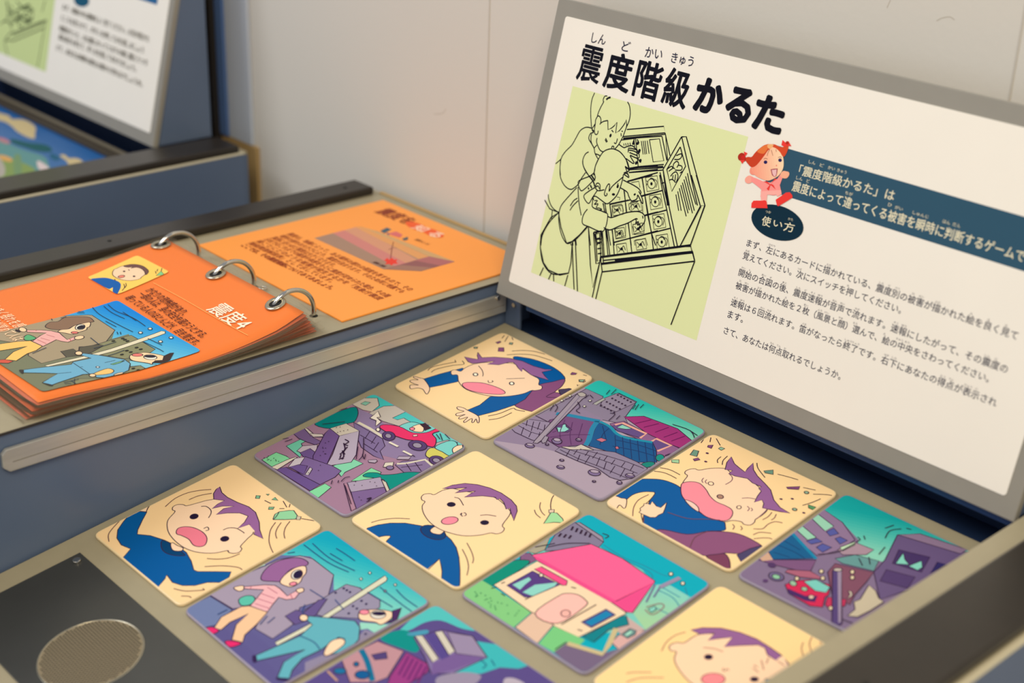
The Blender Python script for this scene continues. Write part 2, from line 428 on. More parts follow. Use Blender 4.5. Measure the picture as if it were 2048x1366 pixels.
# ================================================================== PICTURE TILES
DARK = (50, 28, 58)
LOCKED = {}
Vt, Nt = Vector((0, ct, st)), Vector((0, -st, ct))
TOP = 0.022
YEL = (250, 216, 163); SKIN = (249, 214, 180); PUR = (148, 98, 152); BLU = (0, 88, 158); PNK = (244, 140, 160); PUR2 = (134, 78, 124)
def tile(corners, label, cream=True):
    """corners: top, right, bottom, left - photograph pixels of the tile's face, or (x, y) tray coordinates as 3-tuples"""
    tmp = Surf(Nt*TOP, (1, 0, 0), Vt, INK_T, None)
    C = [tmp.ab(q) if len(q) == 2 else (q[0], q[1]) for q in corners]
    # square the corner set up a little and round the corners
    P = []
    r = 0.055
    for i in range(4):
        p, a, b = Vector(C[i]), Vector(C[i-1]), Vector(C[(i+1) % 4])
        u, v = (a-p).normalized(), (b-p).normalized()
        for k in range(6):
            t = k/5; P.append(tuple(p+u*r*(1-t)**2+v*r*t**2))
    cx = sum(c[0] for c in C)/4; cy = sum(c[1] for c in C)/4
    root = empty('picture_tile', (cx, cy*ct, cy*st), label, 'picture tile', 'picture tiles in the tray')
    body = prism('tile_body', [(x, y*ct, y*st) for x, y in P], Nt, 0.001, TOP, M_tile if cream else M_tileg, root, bevel=0.007, seg=2)
    s = Surf(Nt*TOP, (1, 0, 0), Vt, INK_T, root)
    if area2(P) < 0: P = P[::-1]
    s.clip = []
    ins = 0.010
    for i in range(len(P)):
        a, b = P[i], P[(i+1) % len(P)]; dx, dy = b[0]-a[0], b[1]-a[1]; l = math.hypot(dx, dy)
        if l < 1e-4: continue
        s.clip.append((-dy/l, dx/l, (-dy*a[0]+dx*a[1])/l+ins))
    s.face = P; s.part = 'printed_background'; s.lc = DARK
    return s
def bg(s, col, col2=None):
    if col2: 
        xs = [p[0] for p in s.face]; ys = [p[1] for p in s.face]
        s.grad(s.face, col, col2, ((min(xs)+max(xs))/2, max(ys)), ((min(xs)+max(xs))/2, min(ys)), n=12)
    else: s.poly(s.face, col)
    s.up()
GL = (150, 190, 160)

# ---- A: crawling child
s = tile([(1005, 663), (1190, 755), (971, 878), (785, 771)], 'cream tile of a crawling boy reaching out both hands, at the back left corner')
s.view(780, 650, 4); bg(s, YEL)
s.part = 'printed_figure'
s.fill('985,262 1080,262 1180,285 1290,330 1370,385 1398,440 1300,470 1180,490 1100,400', BLU)
s.fill('1195,478 1300,455 1397,435 1375,490 1320,535 1350,545 1385,585 1300,630 1180,692 1100,685 1012,655 1000,625 1060,590 1130,530', PUR2)
s.lines('1320,535 1250,575 1330,580 1375,585')
s.fill('1350,520 1400,512 1440,508 1450,525 1400,560 1370,560', (70, 60, 90))
s.fill('270,432 400,392 580,345 610,360 540,455 400,485 312,502', BLU, smooth=0)
s.fill('618,682 720,640 800,575 900,565 1060,545 1138,525 1080,595 1000,640 850,690 708,727', BLU, smooth=0)
s.fill('272,435 240,425 195,412 190,422 225,440 175,440 160,452 190,470 228,482 170,480 158,495 170,512 220,505 262,515 285,548 302,550 317,502', SKIN)
s.fill('622,684 590,665 545,655 535,665 552,680 592,692 535,708 528,722 545,728 602,716 560,735 550,750 570,752 622,738 592,768 592,780 605,778 655,748 655,780 670,778 688,752 700,782 712,778 706,730', SKIN)
s.fill('540,402 500,400 487,385 495,365 525,360 565,372 600,345 670,315 760,302 870,305 1000,312 1060,350 1130,400 1192,435 1190,478 1215,490 1210,515 1160,525 1130,525 1060,552 930,572 810,570 690,545 600,510 550,455', SKIN)
s.fill('595,255 660,270 705,275 698,245 702,220 735,262 830,258 950,266 1060,290 1150,330 1240,355 1302,360 1215,378 1240,410 1268,442 1190,420 1128,400 1110,385 1088,368 1062,345 1055,375 1025,345 1010,322 985,300 950,300 870,320 780,315 838,290 740,300 660,310 625,295', PUR, smooth=0)
s.fill('578,478 600,462 660,460 740,465 830,490 900,520 922,545 890,556 820,555 730,545 650,528 600,505', PNK)
for x, y in ((684, 397), (974, 469)): s.ell(x, y, 18, 12, 5, (255, 250, 225), lw=0.009)
s.part = 'printed_line_work'
s.lines('708,328 735,360 745,390 742,412', '930,432 990,430 1078,427', '785,445 790,462 810,462', '812,462 828,452', '818,445 822,455')
s.lines('303,366 345,335 510,300 525,300 520,282', '331,380 370,355 500,325 590,315 578,288', '935,240 1050,235 1160,245 1297,288', '975,210 1060,205 1150,212 1240,235', '785,730 880,708 980,668 1010,680 1080,693', '790,760 880,745 975,702')
s.lines('915,85 895,108', '945,90 918,135', '975,100 985,122', '1545,400 1575,408', '1498,478 1505,500', '1510,480 1520,498', '1545,462 1550,470', '1540,455 1560,440', '1550,465 1565,448')
for q in ('845,140 882,130 888,138 862,152', '870,182 910,182 912,215 865,212', '1445,395 1458,380 1495,388 1485,398 1450,400'): s.fill(q, PUR2, smooth=0)
for q in ('672,178 700,178 696,190 674,188', '960,143 982,145 976,158 955,155', '1512,440 1558,440 1545,458 1515,455'): s.fill(q, GL, smooth=0, lw=0.01)
s.flush()

# ---- E: boy beside swinging lamp
s = tile([(951, 898), (1165, 1021), (913, 1180), (697, 1038)], 'cream tile of a calm boy beside a small hanging green lamp, in the second row')
s.view(690, 890, 4); bg(s, (252, 219, 164))
s.part = 'printed_figure'
s.fill('160,690 180,665 260,640 360,625 480,625 600,645 700,670 800,715 850,760 890,820 912,900 920,1000 920,1100 915,1140 860,1150 770,1090 775,1000 755,910 640,1010 400,870 310,775 365,735 330,725 270,735 255,750', BLU, smooth=0)
s.fill('365,732 330,727 275,737 255,752 312,785 340,760', (252, 219, 164), line=1)
s.fill('755,912 768,960 776,1010 768,1085 655,1010', (252, 219, 164), smooth=0)
s.ell(705, 700, 105, 52, 18, (0, 62, 120), lw=.006)
s.fill('715,655 740,660 790,685 785,700 760,716 720,712 690,700 682,680', SKIN)
s.fill('640,455 615,440 612,415 635,395 680,390 715,398 780,365 860,350 950,370 1100,395 1215,430 1300,505 1322,550 1260,640 1275,670 1255,700 1210,712 1165,705 1080,722 960,728 860,710 760,675 680,620 630,550 618,490', SKIN)
s.fill('780,350 860,322 960,308 1060,318 1160,345 1250,385 1330,440 1372,490 1378,530 1350,608 1330,550 1320,508 1290,515 1270,460 1240,430 1215,438 1205,420 1100,408 955,418 1010,388 1045,370 960,375 880,385 925,362 975,342 870,350', PUR, smooth=0)
s.ell(838, 606, 68, 30, -8, PNK)
for x, y in ((850, 477), (1117, 622)): s.ell(x, y, 32, 17, 0, (30, 18, 50))
s.fill('1648,540 1695,545 1740,590 1755,625 1710,622 1670,620 1590,630', (160, 218, 160), smooth=0)
s.fill('1630,520 1675,518 1672,540 1632,545', (226, 200, 175), smooth=0)
s.part = 'printed_line_work'
s.lines('1648,520 1645,480 1655,430 1675,400', '875,420 915,432 948,485', '1082,565 1140,560 1210,572', '920,560 935,545 930,565 945,572', '955,570 970,560 962,545 948,545')
s.lines('210,622 290,600 400,588 520,592', '975,785 1010,850 1028,910 1020,948', '938,835 975,910 988,980 975,1045', '1565,460 1558,500 1575,540 1600,565', '1515,520 1530,555 1565,585', col=(100, 70, 80))
s.flush()

# ---- I: shouting boy with falling lamp
s = tile([(467.5, 926), (647, 1052), (359, 1213), (185, 1068)], 'cream tile of a shouting boy and broken green lamp, nearest the loudspeaker plate')
s.view(180, 920, 4); bg(s, (248, 212, 160))
s.part = 'printed_figure'
s.fill('350,405 450,415 470,375 530,325 490,345 400,385', SKIN, smooth=0)
s.fill('345,408 455,418 420,480 382,560 378,595 480,605 590,640 700,690 770,740 810,810 830,880 860,893 1000,893 1130,895 1110,940 1050,980 940,980 840,1005 740,1005 660,980 615,920 600,950 535,1030 400,900 262,785 325,712 250,680 215,625 222,560 270,490', BLU, smooth=0)
s.fill('570,655 600,645 680,690 740,740 760,765 680,765 610,745 575,710', (0, 64, 112))
s.fill('645,680 660,662 700,685 745,705 735,725 700,730 660,720', SKIN)
s.fill('680,415 660,400 665,375 700,358 745,358 775,367 860,345 960,320 1075,320 1280,440 1310,570 1260,630 1205,690 1215,710 1195,738 1150,748 1110,740 1100,725 1000,745 880,742 780,715 700,665 640,600 618,540 625,480', SKIN)
s.fill('1038,215 1055,262 1100,300 1180,340 1270,375 1325,420 1355,500 1358,560 1385,632 1310,595 1320,570 1255,585 1280,515 1180,548 1235,500 1265,450 1200,425 1100,425 1010,438 1070,390 1155,370 1060,370 975,390 1020,355 1075,325 990,315 988,270 1010,235', PUR, smooth=0)
s.fill('1320,572 1240,595 1225,560 1275,520', SKIN, line=0, smooth=0)
s.fill('690,575 705,548 750,535 820,540 890,570 930,610 935,650 915,685 870,695 825,680 790,635 730,605 697,595', (235, 125, 145))
for x, y, r in ((833, 453, -12), (1078, 632, -8)): s.ell(x, y, 33, 20, r, (30, 18, 50))
s.fill('1465,470 1480,435 1515,415 1590,405 1630,405 1665,455 1640,475 1560,478 1465,478', (145, 208, 160), smooth=0)
s.fill('1655,450 1690,455 1680,480 1650,478', (200, 190, 165), smooth=0)
for q in ('1330,285 1362,288 1355,310 1325,308', '1455,318 1480,300 1505,325', '1432,378 1475,378 1465,395 1428,397', '1408,275 1435,275 1425,285'): s.fill(q, (120, 180, 140), smooth=0)
s.part = 'printed_line_work'
s.lines('890,373 930,373 965,400 968,430 948,465', '1065,562 1110,545 1170,548 1220,575 1235,588', '910,550 940,538 950,560 925,568', '1110,740 1100,725')
s.lines('1465,480 1490,455 1512,420', '1690,470 1750,480 1830,495', '1397,325 1448,350', '1545,330 1575,380', '1603,350 1593,380', '1515,390 1555,390', '1685,412 1700,400', '450,420 470,375 530,325')
s.lines('603,375 680,310 780,265 880,245 970,237', '792,320 870,288 975,268', '238,488 180,550 148,600 152,655', '1485,500 1445,560 1432,640 1445,700 1472,755', '1530,502 1500,545 1485,590 1495,630', '1600,492 1565,540 1552,590 1560,630', '935,790 1020,795 1110,785 1198,752', '918,855 1060,848 1180,860 1218,880', '670,1030 760,1050 880,1045 915,1040 900,1030', '730,1090 790,1092 810,1105', col=(92, 60, 72))
s.flush()

# ---- C: screaming boy, curled
s = tile([(1425, 865.5), (1679, 985), (1459, 1144), (1207, 1004.5)], 'cream tile of a screaming boy hugging himself, third in the back row')
s.view(1200, 860, 4); bg(s, (252, 216, 160))
s.part = 'printed_figure'
s.fill('120,525 200,460 310,400 400,392 500,400 590,430 650,470 700,560 790,655 880,700 985,730 1003,770 990,805 860,810 720,835 600,820 520,800 420,805 350,770 345,700 400,560 385,545 300,560 200,555', BLU)
s.fill('210,560 260,520 330,498 400,495 440,505 400,560 350,610 330,680 345,770 240,710 120,640 160,600', (252, 216, 160), line=1)
s.fill('45,590 60,560 115,528 170,545 212,555 208,610 190,628 155,600 118,640', SKIN)
s.fill('415,572 400,600 385,590 352,590 350,605 320,628 325,645 312,660 330,670 400,700 445,700 470,680 505,665 520,630 535,582 520,590 485,622 452,610 435,590', SKIN, smooth=0)
s.fill('465,815 520,800 700,835 860,812 1000,815 1100,830 1200,870 1300,935 1240,965 1190,975 1110,990 1000,985 950,1000 860,1010 700,960', (138, 82, 122))
s.fill('850,1012 940,995 1000,992 1035,1040 1042,1100 1035,1125 950,1080', (120, 62, 92))
s.fill('1095,1000 1200,950 1290,925 1310,945 1230,1000 1130,1062', (74, 66, 106), smooth=0)
s.fill('795,322 760,312 720,315 685,330 680,350 700,368 670,410 650,455 655,510 690,560 790,655 880,700 990,735 1060,725 1130,735 1150,755 1200,762 1235,740 1245,715 1300,680 1340,630 1300,560 1290,480 1180,390 1060,350 1000,310 890,308', SKIN)
s.fill('1050,215 1075,270 1110,300 1160,338 1180,310 1225,265 1228,320 1260,370 1320,430 1365,480 1390,560 1440,620 1520,668 1440,655 1345,635 1300,625 1310,590 1295,560 1235,580 1260,530 1290,490 1270,470 1290,455 1220,425 1180,390 1080,370 1030,350 1060,325 1000,318 1015,260', PUR, smooth=0)
s.fill('650,440 680,420 740,415 800,430 850,480 880,530 930,575 1000,605 1050,635 1062,670 1040,710 1000,728 930,720 850,695 790,650 740,605 680,560 650,510', (244, 142, 158))
s.fill('680,560 740,580 785,620 785,655 720,610', (240, 205, 190), line=1)
s.part = 'printed_line_work'
s.ell(887, 430, 22, 14, 10, (252, 218, 180), lw=.006); s.ell(1112, 620, 18, 13, 0, (252, 218, 180), lw=.006); s.ell(962, 535, 26, 16, 10, (170, 130, 110), lw=.006)
s.lines('830,385 815,405 825,425', '855,398 842,415 855,432', '1178,612 1195,630 1180,650', '1208,625 1220,640 1208,650', '1030,350 1058,380 1050,410 1003,438', '1135,548 1190,545 1245,555', '1250,715 1310,665 1340,632', col=(120, 80, 100))
s.lines('420,330 500,340 560,362 612,390', '480,303 560,320 640,360', '1255,265 1265,310 1320,382', '1020,210 985,245 978,280', '968,215 940,240 942,265', '1420,355 1500,375 1585,400', '1625,462 1725,483', '1705,515 1800,518 1855,525', '1765,552 1700,580 1620,605', '832,72 808,105', '887,62 880,98', '930,70 962,125')
s.lines('1375,660 1345,695 1300,720', '1410,675 1395,705 1370,722', '1460,745 1400,735 1345,755 1300,792 1228,792', '1225,840 1280,820 1370,828', '1230,872 1300,865 1360,868 1395,890', '1060,755 1075,775 1062,798', '1125,770 1138,790 1125,802', '262,690 270,620 310,560 390,518', '210,805 205,815', '720,940 760,860 860,812', '345,770 350,700', '540,660 700,710 850,715 960,722', col=(110, 70, 84))
for q, c in (('865,125 905,122 890,150 860,138', PUR2), ('948,150 965,138 998,150 970,165', GL), ('720,200 750,160 790,170 775,215', (110, 150, 130)), ('745,235 785,225 800,240 755,250', PUR2), ('572,240 632,240 632,268 575,262', (160, 205, 160)), ('1310,330 1385,322 1385,358 1320,345', (110, 150, 130)), ('1490,460 1600,455 1588,478 1500,472', PUR2), ('1665,600 1725,620 1710,645 1668,625', (90, 150, 100))): s.fill(q, c, smooth=0)
for x, y in ((858, 188), (846, 255), (1448, 555), (1538, 553), (1630, 665)): s.ell(x, y, 13, 6, 10, (80, 40, 80), 0)
for x, y in ((1652, 503), (1557, 638)): s.ell(x, y, 18, 10, 10, (150, 180, 150), 1)
s.flush()

# ---- H: boy scratching his head (near right)
s = tile([(1440, 1168), (4.125, -1.167, 0), (4.125, -2.18, 0), (1180, 1362)], 'cream tile of a boy scratching his head, at the near right corner of the tray')
s.view(1180, 1025, 4); bg(s, (254, 216, 154))
s.part = 'printed_figure'
SK2 = (253, 214, 178); s.lc = (96, 60, 76)
s.fill('755,1042 700,1040 650,1055 632,1080 650,1108 690,1115 675,1170 700,1240 780,1340 900,1420 1100,1480 1400,1450 1500,1400 1560,1330 1590,1250 1540,1150 1400,1070 1200,1000 900,970', SK2)
s.fill('805,940 900,922 1050,925 1200,960 1330,1010 1450,1085 1540,1150 1592,1215 1560,1225 1530,1140 1500,1190 1420,1140 1400,1085 1345,1060 1200,1065 1075,1075 1140,1000 1020,1010 945,1025 1000,965 880,975', PUR, smooth=0)
s.fill('1545,1150 1590,1230 1680,1240 1600,1290 1450,1340 1390,1320 1410,1240 1480,1190', SK2, line=0)
s.fill('1400,1330 1700,1330 1700,1500 1420,1500', (90, 150, 190), smooth=0)
s.ell(948, 1157, 32, 20, 0, (30, 18, 50)); s.ell(1315, 1335, 32, 18, 0, (30, 18, 50))
s.ell(985, 1335, 95, 48, 0, (250, 142, 148))
s.part = 'printed_line_work'
s.lines('905,1082 990,1090 1065,1115', '1070,1245 1062,1262 1080,1270 1095,1252 1112,1265', '765,958 680,985 610,1040 572,1110', '290,1290 350,1280 490,1280', '290,1360 400,1325 590,1322', '1705,1040 1692,1090 1705,1145', '1780,990 1755,1050 1775,1130', '1838,1000 1845,1050', '1310,1220 1340,1240', '1370,1180 1380,1220 1390,1260', '1300,1245 1350,1280', '1430,1160 1410,1210', '1555,1225 1500,1190', col=(150, 105, 95))
s.flush()

# ---- B: collapsed wall and house
GR = (140, 126, 150); VI = (110, 88, 140); LV = (166, 148, 170)
s = tile([(1197.5, 757), (1416, 862), (1201, 1002), (981, 881)], 'violet tile of a fallen block wall and leaning pole, second in the back row', False)
s.view(980, 740, 4); bg(s, (170, 154, 172))
s.fill('700,60 1800,60 1800,640 1600,600 1100,380 760,150', ((40, 190, 180), (150, 214, 180), (1500, 300), (1380, 560)), line=0, smooth=0)
s.fill('770,150 905,212 900,235 820,275 850,280 1000,190 1030,185 1175,255 1165,265 1080,380 1100,420 1000,420 700,360 500,350 350,380 180,470 0,560 400,350', (138, 126, 150), smooth=0)
s.fill('0,560 160,480 300,380 700,290 900,390 900,560 700,700 400,620', (142, 126, 154), line=0, smooth=0)
s.part = 'printed_buildings'
s.fill('905,230 1020,185 1170,260 1010,335 880,290', (148, 136, 158), smooth=0)
s.fill('825,268 905,225 925,235 850,282', (170, 170, 165), smooth=0)
s.fill('1070,375 1230,370 1500,470 1620,570 1600,610 1520,625 1300,540 1120,410', (160, 52, 120), smooth=0)
s.fill('960,430 1070,410 1300,530 1500,620 1530,640 1380,700 1320,690 1200,560 980,470', (140, 96, 140), smooth=0)
s.fill('975,450 1060,430 1250,510 1200,545 1020,490', (100, 78, 134), smooth=0)
s.lines('1000,440 1060,425 1250,510 1200,545', '1290,575 1330,550 1450,605 1340,650', w=.018, col=(232, 170, 150), smooth=0)
s.fill('1015,460 1060,438 1135,470 1090,475 1050,470', (140, 205, 190), smooth=0)
s.fill('1300,580 1330,560 1430,605 1340,640', (100, 78, 134), line=0, smooth=0)
s.fill('480,400 620,370 840,410 820,480 760,600 640,610 560,625 470,570 400,480', (116, 76, 124), smooth=0)
s.fill('520,455 600,430 655,480 620,500 545,495', (92, 66, 120), smooth=0)
s.fill('535,460 575,462 580,440 605,435 610,455 635,475 600,495 545,498', (140, 208, 200), smooth=0)
s.fill('860,420 960,460 1030,520 1300,580 1330,640 1335,740 1180,740 1050,690 900,640 790,610 830,500', (24, 84, 140), smooth=0)
s.lines('530,350 640,365 840,405 880,410', '860,410 820,470 790,560 765,605', w=.035, col=(40, 130, 170)); s.lines('880,415 960,455 1020,515 1120,550 1300,580', w=.022, col=(30, 140, 170))
for i in range(6): s.lines('%d,%d %d,%d' % (1000+i*60, 525+i*14, 1010+i*62, 680+i*16), col=(26, 52, 104))
s.lines('1000,560 1180,600 1330,650', '980,610 1180,650 1335,695', '950,470 900,520 880,600', '900,450 930,560', col=(26, 52, 104))
s.lines('600,400 560,500 570,590', '660,420 640,520 650,600', '740,430 700,560', '480,540 640,520 800,520', '500,500 530,490', col=(90, 50, 100))
s.fill('848,560 890,545 935,562 895,580', (196, 110, 130), smooth=0); s.fill('1000,620 1020,612 1035,630 1010,636', (196, 110, 130), smooth=0)
s.lines('1160,430 1290,400', '1230,460 1350,430', '1320,500 1430,460', '1390,540 1500,500', '1450,570 1560,530', col=(110, 30, 96))
s.ell(1360, 705, 35, 28, 0, (20, 140, 130), .5); s.ell(1260, 760, 60, 22, -10, (20, 130, 120), .5)
s.part = 'printed_masonry'
s.fill('170,470 300,395 480,420 470,480 400,580 330,560 200,500', (146, 132, 160), smooth=0)
s.lines('215,440 330,500 450,530', '250,425 380,470 470,500', '300,400 290,450', '350,415 330,490', '400,420 380,480', '270,460 250,520', '330,500 310,540', '400,500 380,560', '440,440 430,500', '360,365 470,420')
s.fill('520,650 560,620 620,635 690,620 740,600 830,640 1000,660 1180,740 1260,790 1200,860 1040,885 960,860 860,790 700,730', (140, 128, 154), smooth=0)
s.fill('570,615 680,618 730,598 800,630 830,645 740,640 640,640', (200, 190, 178), smooth=0)
s.lines('560,640 700,710 860,770 1100,870', '620,635 800,690 1000,760 1180,830', '720,635 900,680 1100,740 1230,790', '640,640 610,690', '700,640 670,680 ', '720,680 700,730', '790,650 760,690', '800,690 760,750', '860,660 820,710', '880,700 850,770', '940,690 910,730', '930,740 910,800', '1000,720 970,760', '1000,770 960,830', '1080,740 1050,780', '1080,790 1040,860', '1150,760 1120,810', '1150,820 1110,865', smooth=0)
s.fill('360,565 700,190 765,200 770,215 740,235 420,560 380,590 345,585', (158, 146, 162), smooth=0)
s.fill('700,190 740,182 770,200 755,215 720,215', (178, 170, 165)); s.lines('430,545 720,215', col=(120, 108, 136))
s.fill('410,570 440,530 470,540 450,580 420,590', (150, 140, 158), smooth=0)
for x, y, rx, ry in ((318, 608, 38, 18), (565, 780, 32, 14), (574, 725, 18, 9), (835, 825, 50, 24), (832, 895, 14, 8), (1035, 905, 22, 14), (535, 572, 40, 24), (710, 562, 24, 12), (1120, 850, 38, 16), (456, 600, 14, 8)):
    s.ell(x, y, rx, ry, 8, (126, 108, 150)); s.ell(x+2, y-ry*.4, rx*.75, ry*.55, 8, (172, 156, 176), .4)
s.part = 'printed_line_work'
for i in range(4):
    for j in range(5): s.lines('%d,%d %d,%d' % (1018+j*26-i*44, 208+j*14+i*28, 1026+j*26-i*44, 200+j*14+i*28), w=.012, smooth=0)
s.lines('1165,285 1140,320', '1190,280 1160,325', '1230,280 1200,310', '960,165 930,200', '1010,160 970,200', '700,260 720,300 690,330 720,350', '480,330 520,270', '500,260 540,300 520,340', '600,240 640,230', '960,350 1000,360 950,410', '1040,370 1010,400', '760,230 790,205', '800,205 825,230', '1460,440 1600,490 1640,560', '1600,490 1660,530', '1400,690 1480,660', smooth=1)
for x, y in ((575, 252), (755, 297), (800, 252), (640, 215)): s.fill('%d,%d %d,%d %d,%d %d,%d' % (x-15, y, x, y-9, x+15, y-2, x, y+8), (226, 222, 206), smooth=0)
s.flush()

# ---- D: wrecked street with red car
s = tile([(1691, 985.5), (4.118, 0.0, 0), (4.118, -1.01, 0), (1471, 1150.5)], 'violet tile of a wrecked street with red car, right end of the back row', False)
s.view(1460, 970, 4); bg(s, (128, 110, 142))
s.fill('740,190 900,60 2000,480 1950,560 1380,420 1240,620 1000,560 1030,440 900,300', ((20, 164, 164), (140, 208, 184), (1250, 250), (1120, 560)), line=0, smooth=0)
s.part = 'printed_buildings'
s.fill('740,190 900,300 1000,440 880,520 700,570 480,390', (140, 116, 150), smooth=0)
for q in ('650,265 700,230 830,330 760,370', '520,350 570,320 690,420 620,440'): s.fill(q, (150, 206, 180), smooth=0)
for q in ('770,375 830,345 870,390 800,410', '610,450 690,425 740,455 650,475', '840,430 880,415 940,445 880,475', '690,500 740,470 815,500 740,540'): s.fill(q, (84, 90, 160), smooth=0)
s.fill('490,385 520,400 690,590 340,595 310,540 330,490', (20, 92, 142), smooth=0)
s.lines('500,390 690,592', w=.02, col=(20, 130, 170)); s.lines('340,595 685,600', '380,480 520,540 600,590', '420,440 560,520', '350,540 480,580', col=(16, 60, 110))
s.fill('340,600 690,602 640,700 560,690 350,640 200,590 280,520 310,545', (122, 84, 126), smooth=0)
s.fill('220,570 300,530 345,600 260,610', (205, 165, 140), line=0, smooth=0)
s.fill('860,520 1000,460 1150,520 1090,560 900,560', (166, 140, 156), smooth=0); s.fill('880,500 1000,455 1000,480 900,530', (190, 220, 184), line=1, smooth=0)
s.fill('840,590 1000,560 1190,610 1150,690 900,630', (100, 150, 150), smooth=0)
s.fill('840,630 1150,700 1090,780 1000,880 960,960 820,900 780,700', (126, 78, 100), smooth=0)
s.fill('1340,400 1510,395 1860,540 2000,520 1800,700 1400,850 1200,920 1150,700 1240,600', (104, 86, 128), smooth=0)
s.fill('1340,400 1520,392 1900,520 1840,552', (140, 118, 146), smooth=0)
s.fill('1350,520 1600,580 1530,700 1300,630', (70, 52, 100), smooth=0)
for q in ('1385,545 1400,600 1430,640 1325,630', '1430,650 1530,610 1540,660 1500,685'): s.fill(q, (130, 208, 190), smooth=0)
s.fill('1250,680 1480,740 1420,830 1200,770', (82, 62, 110), smooth=0); s.fill('1660,620 1740,640 1600,710', (50, 44, 100), smooth=0)
s.part = 'printed_vehicles_and_debris'
s.fill('640,690 760,760 560,740 440,700 460,680', (168, 96, 120), smooth=0)
s.fill('440,800 520,770 640,760 800,800 790,880 760,900 740,980 640,970 470,870', (206, 40, 84), smooth=0)
s.fill('590,775 690,760 800,820 770,865 680,850', (120, 200, 190), smooth=0)
s.fill('460,830 600,890 700,890 680,940 600,930 470,870', (70, 40, 100), line=0, smooth=0)
s.ell(505, 790, 30, 20, 20, (150, 190, 160)); s.ell(595, 835, 26, 16, 10, (150, 190, 160)); s.ell(650, 900, 24, 16, 0, (220, 190, 170))
s.fill('780,900 930,920 920,970 800,1000 760,960', (190, 50, 90), smooth=0)
s.ell(370, 735, 62, 34, 12, (110, 100, 140)); s.ell(370, 738, 34, 18, 12, (140, 196, 160))
s.fill('820,690 890,680 895,1110 860,1140 815,1120', (84, 66, 120), smooth=0); s.fill('860,690 892,690 888,1100 866,1110', (150, 134, 160), line=0, smooth=0); s.ell(862, 682, 36, 14, 0, (190, 180, 170))
s.fill('1110,805 1165,850 1190,910 1230,940 1120,1010 1020,1060 940,1050 1000,1000 990,940 1040,920', (196, 184, 160), smooth=0)
for x, y in ((730, 695), (742, 750), (978, 700), (978, 745), (535, 753), (805, 990)): s.ell(x, y, 18, 16, 0, (222, 206, 170), .6)
s.ell(283, 770, 22, 12, 0, (90, 60, 110), 0); s.ell(335, 645, 34, 20, 10, (80, 54, 100), 0)
s.fill('945,850 975,860 980,890 940,915 960,880', (210, 200, 180), .6, smooth=0)
s.part = 'printed_line_work'
s.lines('1310,325 1240,350', '1370,355 1280,370 1240,430', '1410,350 1450,360', '1020,420 1040,440 1010,460', '1070,410 1080,440', '1240,500 1190,560', '700,560 860,540 1000,470', '1030,590 1060,650', '1110,580 1120,640', '900,1080 980,1110')
s.flush()

# ---- G: gravestones and cars
s = tile([(747.5, 785.5), (936, 893), (690, 1034), (502.5, 910)], 'violet tile of fallen stone blocks and two cars, first in the second row', False)
s.view(490, 770, 4); bg(s, (160, 124, 150))
s.fill('850,150 1010,60 1860,480 1700,620 1300,400 1100,240', ((60, 190, 190), (110, 200, 195), (1300, 150), (1400, 500)), line=0, smooth=0)
s.part = 'printed_buildings'
s.fill('855,155 940,105 1060,105 1075,165 1015,215 940,200', (196, 188, 176), smooth=0); s.fill('925,150 960,132 1005,140 965,165', (130, 190, 170), smooth=0)
s.fill('990,225 1110,170 1210,165 1285,215 1180,265 1220,280 1270,265 1330,300 1230,330 1100,290', (190, 182, 174), smooth=0)
s.fill('1290,560 1420,620 1560,510 1640,540 1700,460 1620,440 1500,470', (180, 170, 170), smooth=0)
s.fill('860,170 1000,230 1100,300 1200,420 1700,520 1640,560 1400,600 1250,600 1080,560 900,330 880,200', (140, 122, 160), line=0, smooth=0)
s.fill('560,300 850,180 905,215 880,290 820,310 680,350', (0, 130, 130))
s.part = 'printed_masonry'
s.fill('870,300 1100,430 1120,490 1080,530 1110,600 1030,570 930,500 880,380', (124, 106, 150), smooth=0)
s.lines('905,300 1000,350 1110,420', w=.022, col=(214, 206, 186), smooth=0); s.lines('920,400 1040,470', '1000,370 960,430', '1050,410 1010,470', '1070,460 1030,520', '950,470 1060,540')
s.fill('1200,640 1260,610 1430,600 1510,655 1400,700 1270,700', (130, 110, 150), smooth=0); s.lines('1215,632 1290,628 1440,598 1510,655', w=.018, col=(214, 206, 186), smooth=0)
s.lines('1290,630 1330,690', '1360,620 1410,690', '1250,660 1420,640')
s.fill('330,490 500,410 510,440 450,470 470,510 440,580', (110, 196, 170), smooth=0)
s.fill('135,600 250,540 330,570 360,590 220,660', (130, 212, 160), smooth=0)
s.fill('700,650 860,590 945,630 800,700 770,735', (130, 206, 170), smooth=0)
s.fill('510,855 640,790 690,820 580,910', (130, 212, 160), smooth=0)
s.fill('850,770 1010,665 1090,700 1050,760', (130, 212, 160), smooth=0)
s.fill('950,735 980,705 1060,705 1100,720 1200,715 1290,700 1380,700 1390,715 1160,840 1110,760', (0, 140, 128))
s.fill('380,385 480,345 530,385 520,410 630,400 630,420 540,420 620,460 560,480 500,460 430,430', (116, 92, 140), smooth=0)
for q in ('470,345 500,350 545,390 520,400', '520,390 620,395 628,415 545,418'): s.fill(q, (206, 196, 190), smooth=0)
s.fill('415,530 460,490 580,480 575,520 545,560 480,560', (186, 172, 186), smooth=0); s.fill('440,545 520,510 590,560 560,600 470,580', (104, 80, 136), smooth=0)
s.fill('640,390 680,350 755,410 650,650 545,600 545,570', (110, 82, 140), smooth=0)
s.fill('680,350 810,310 915,370 755,410', (200, 190, 176), smooth=0)
s.fill('755,410 915,370 890,560 850,620 650,652 700,560', (176, 164, 184), smooth=0)
s.fill('350,650 480,575 700,650 770,690 720,740 600,800 480,740', (120, 96, 148), smooth=0)
s.fill('480,580 400,590 345,660 440,640', (196, 186, 196), smooth=0)
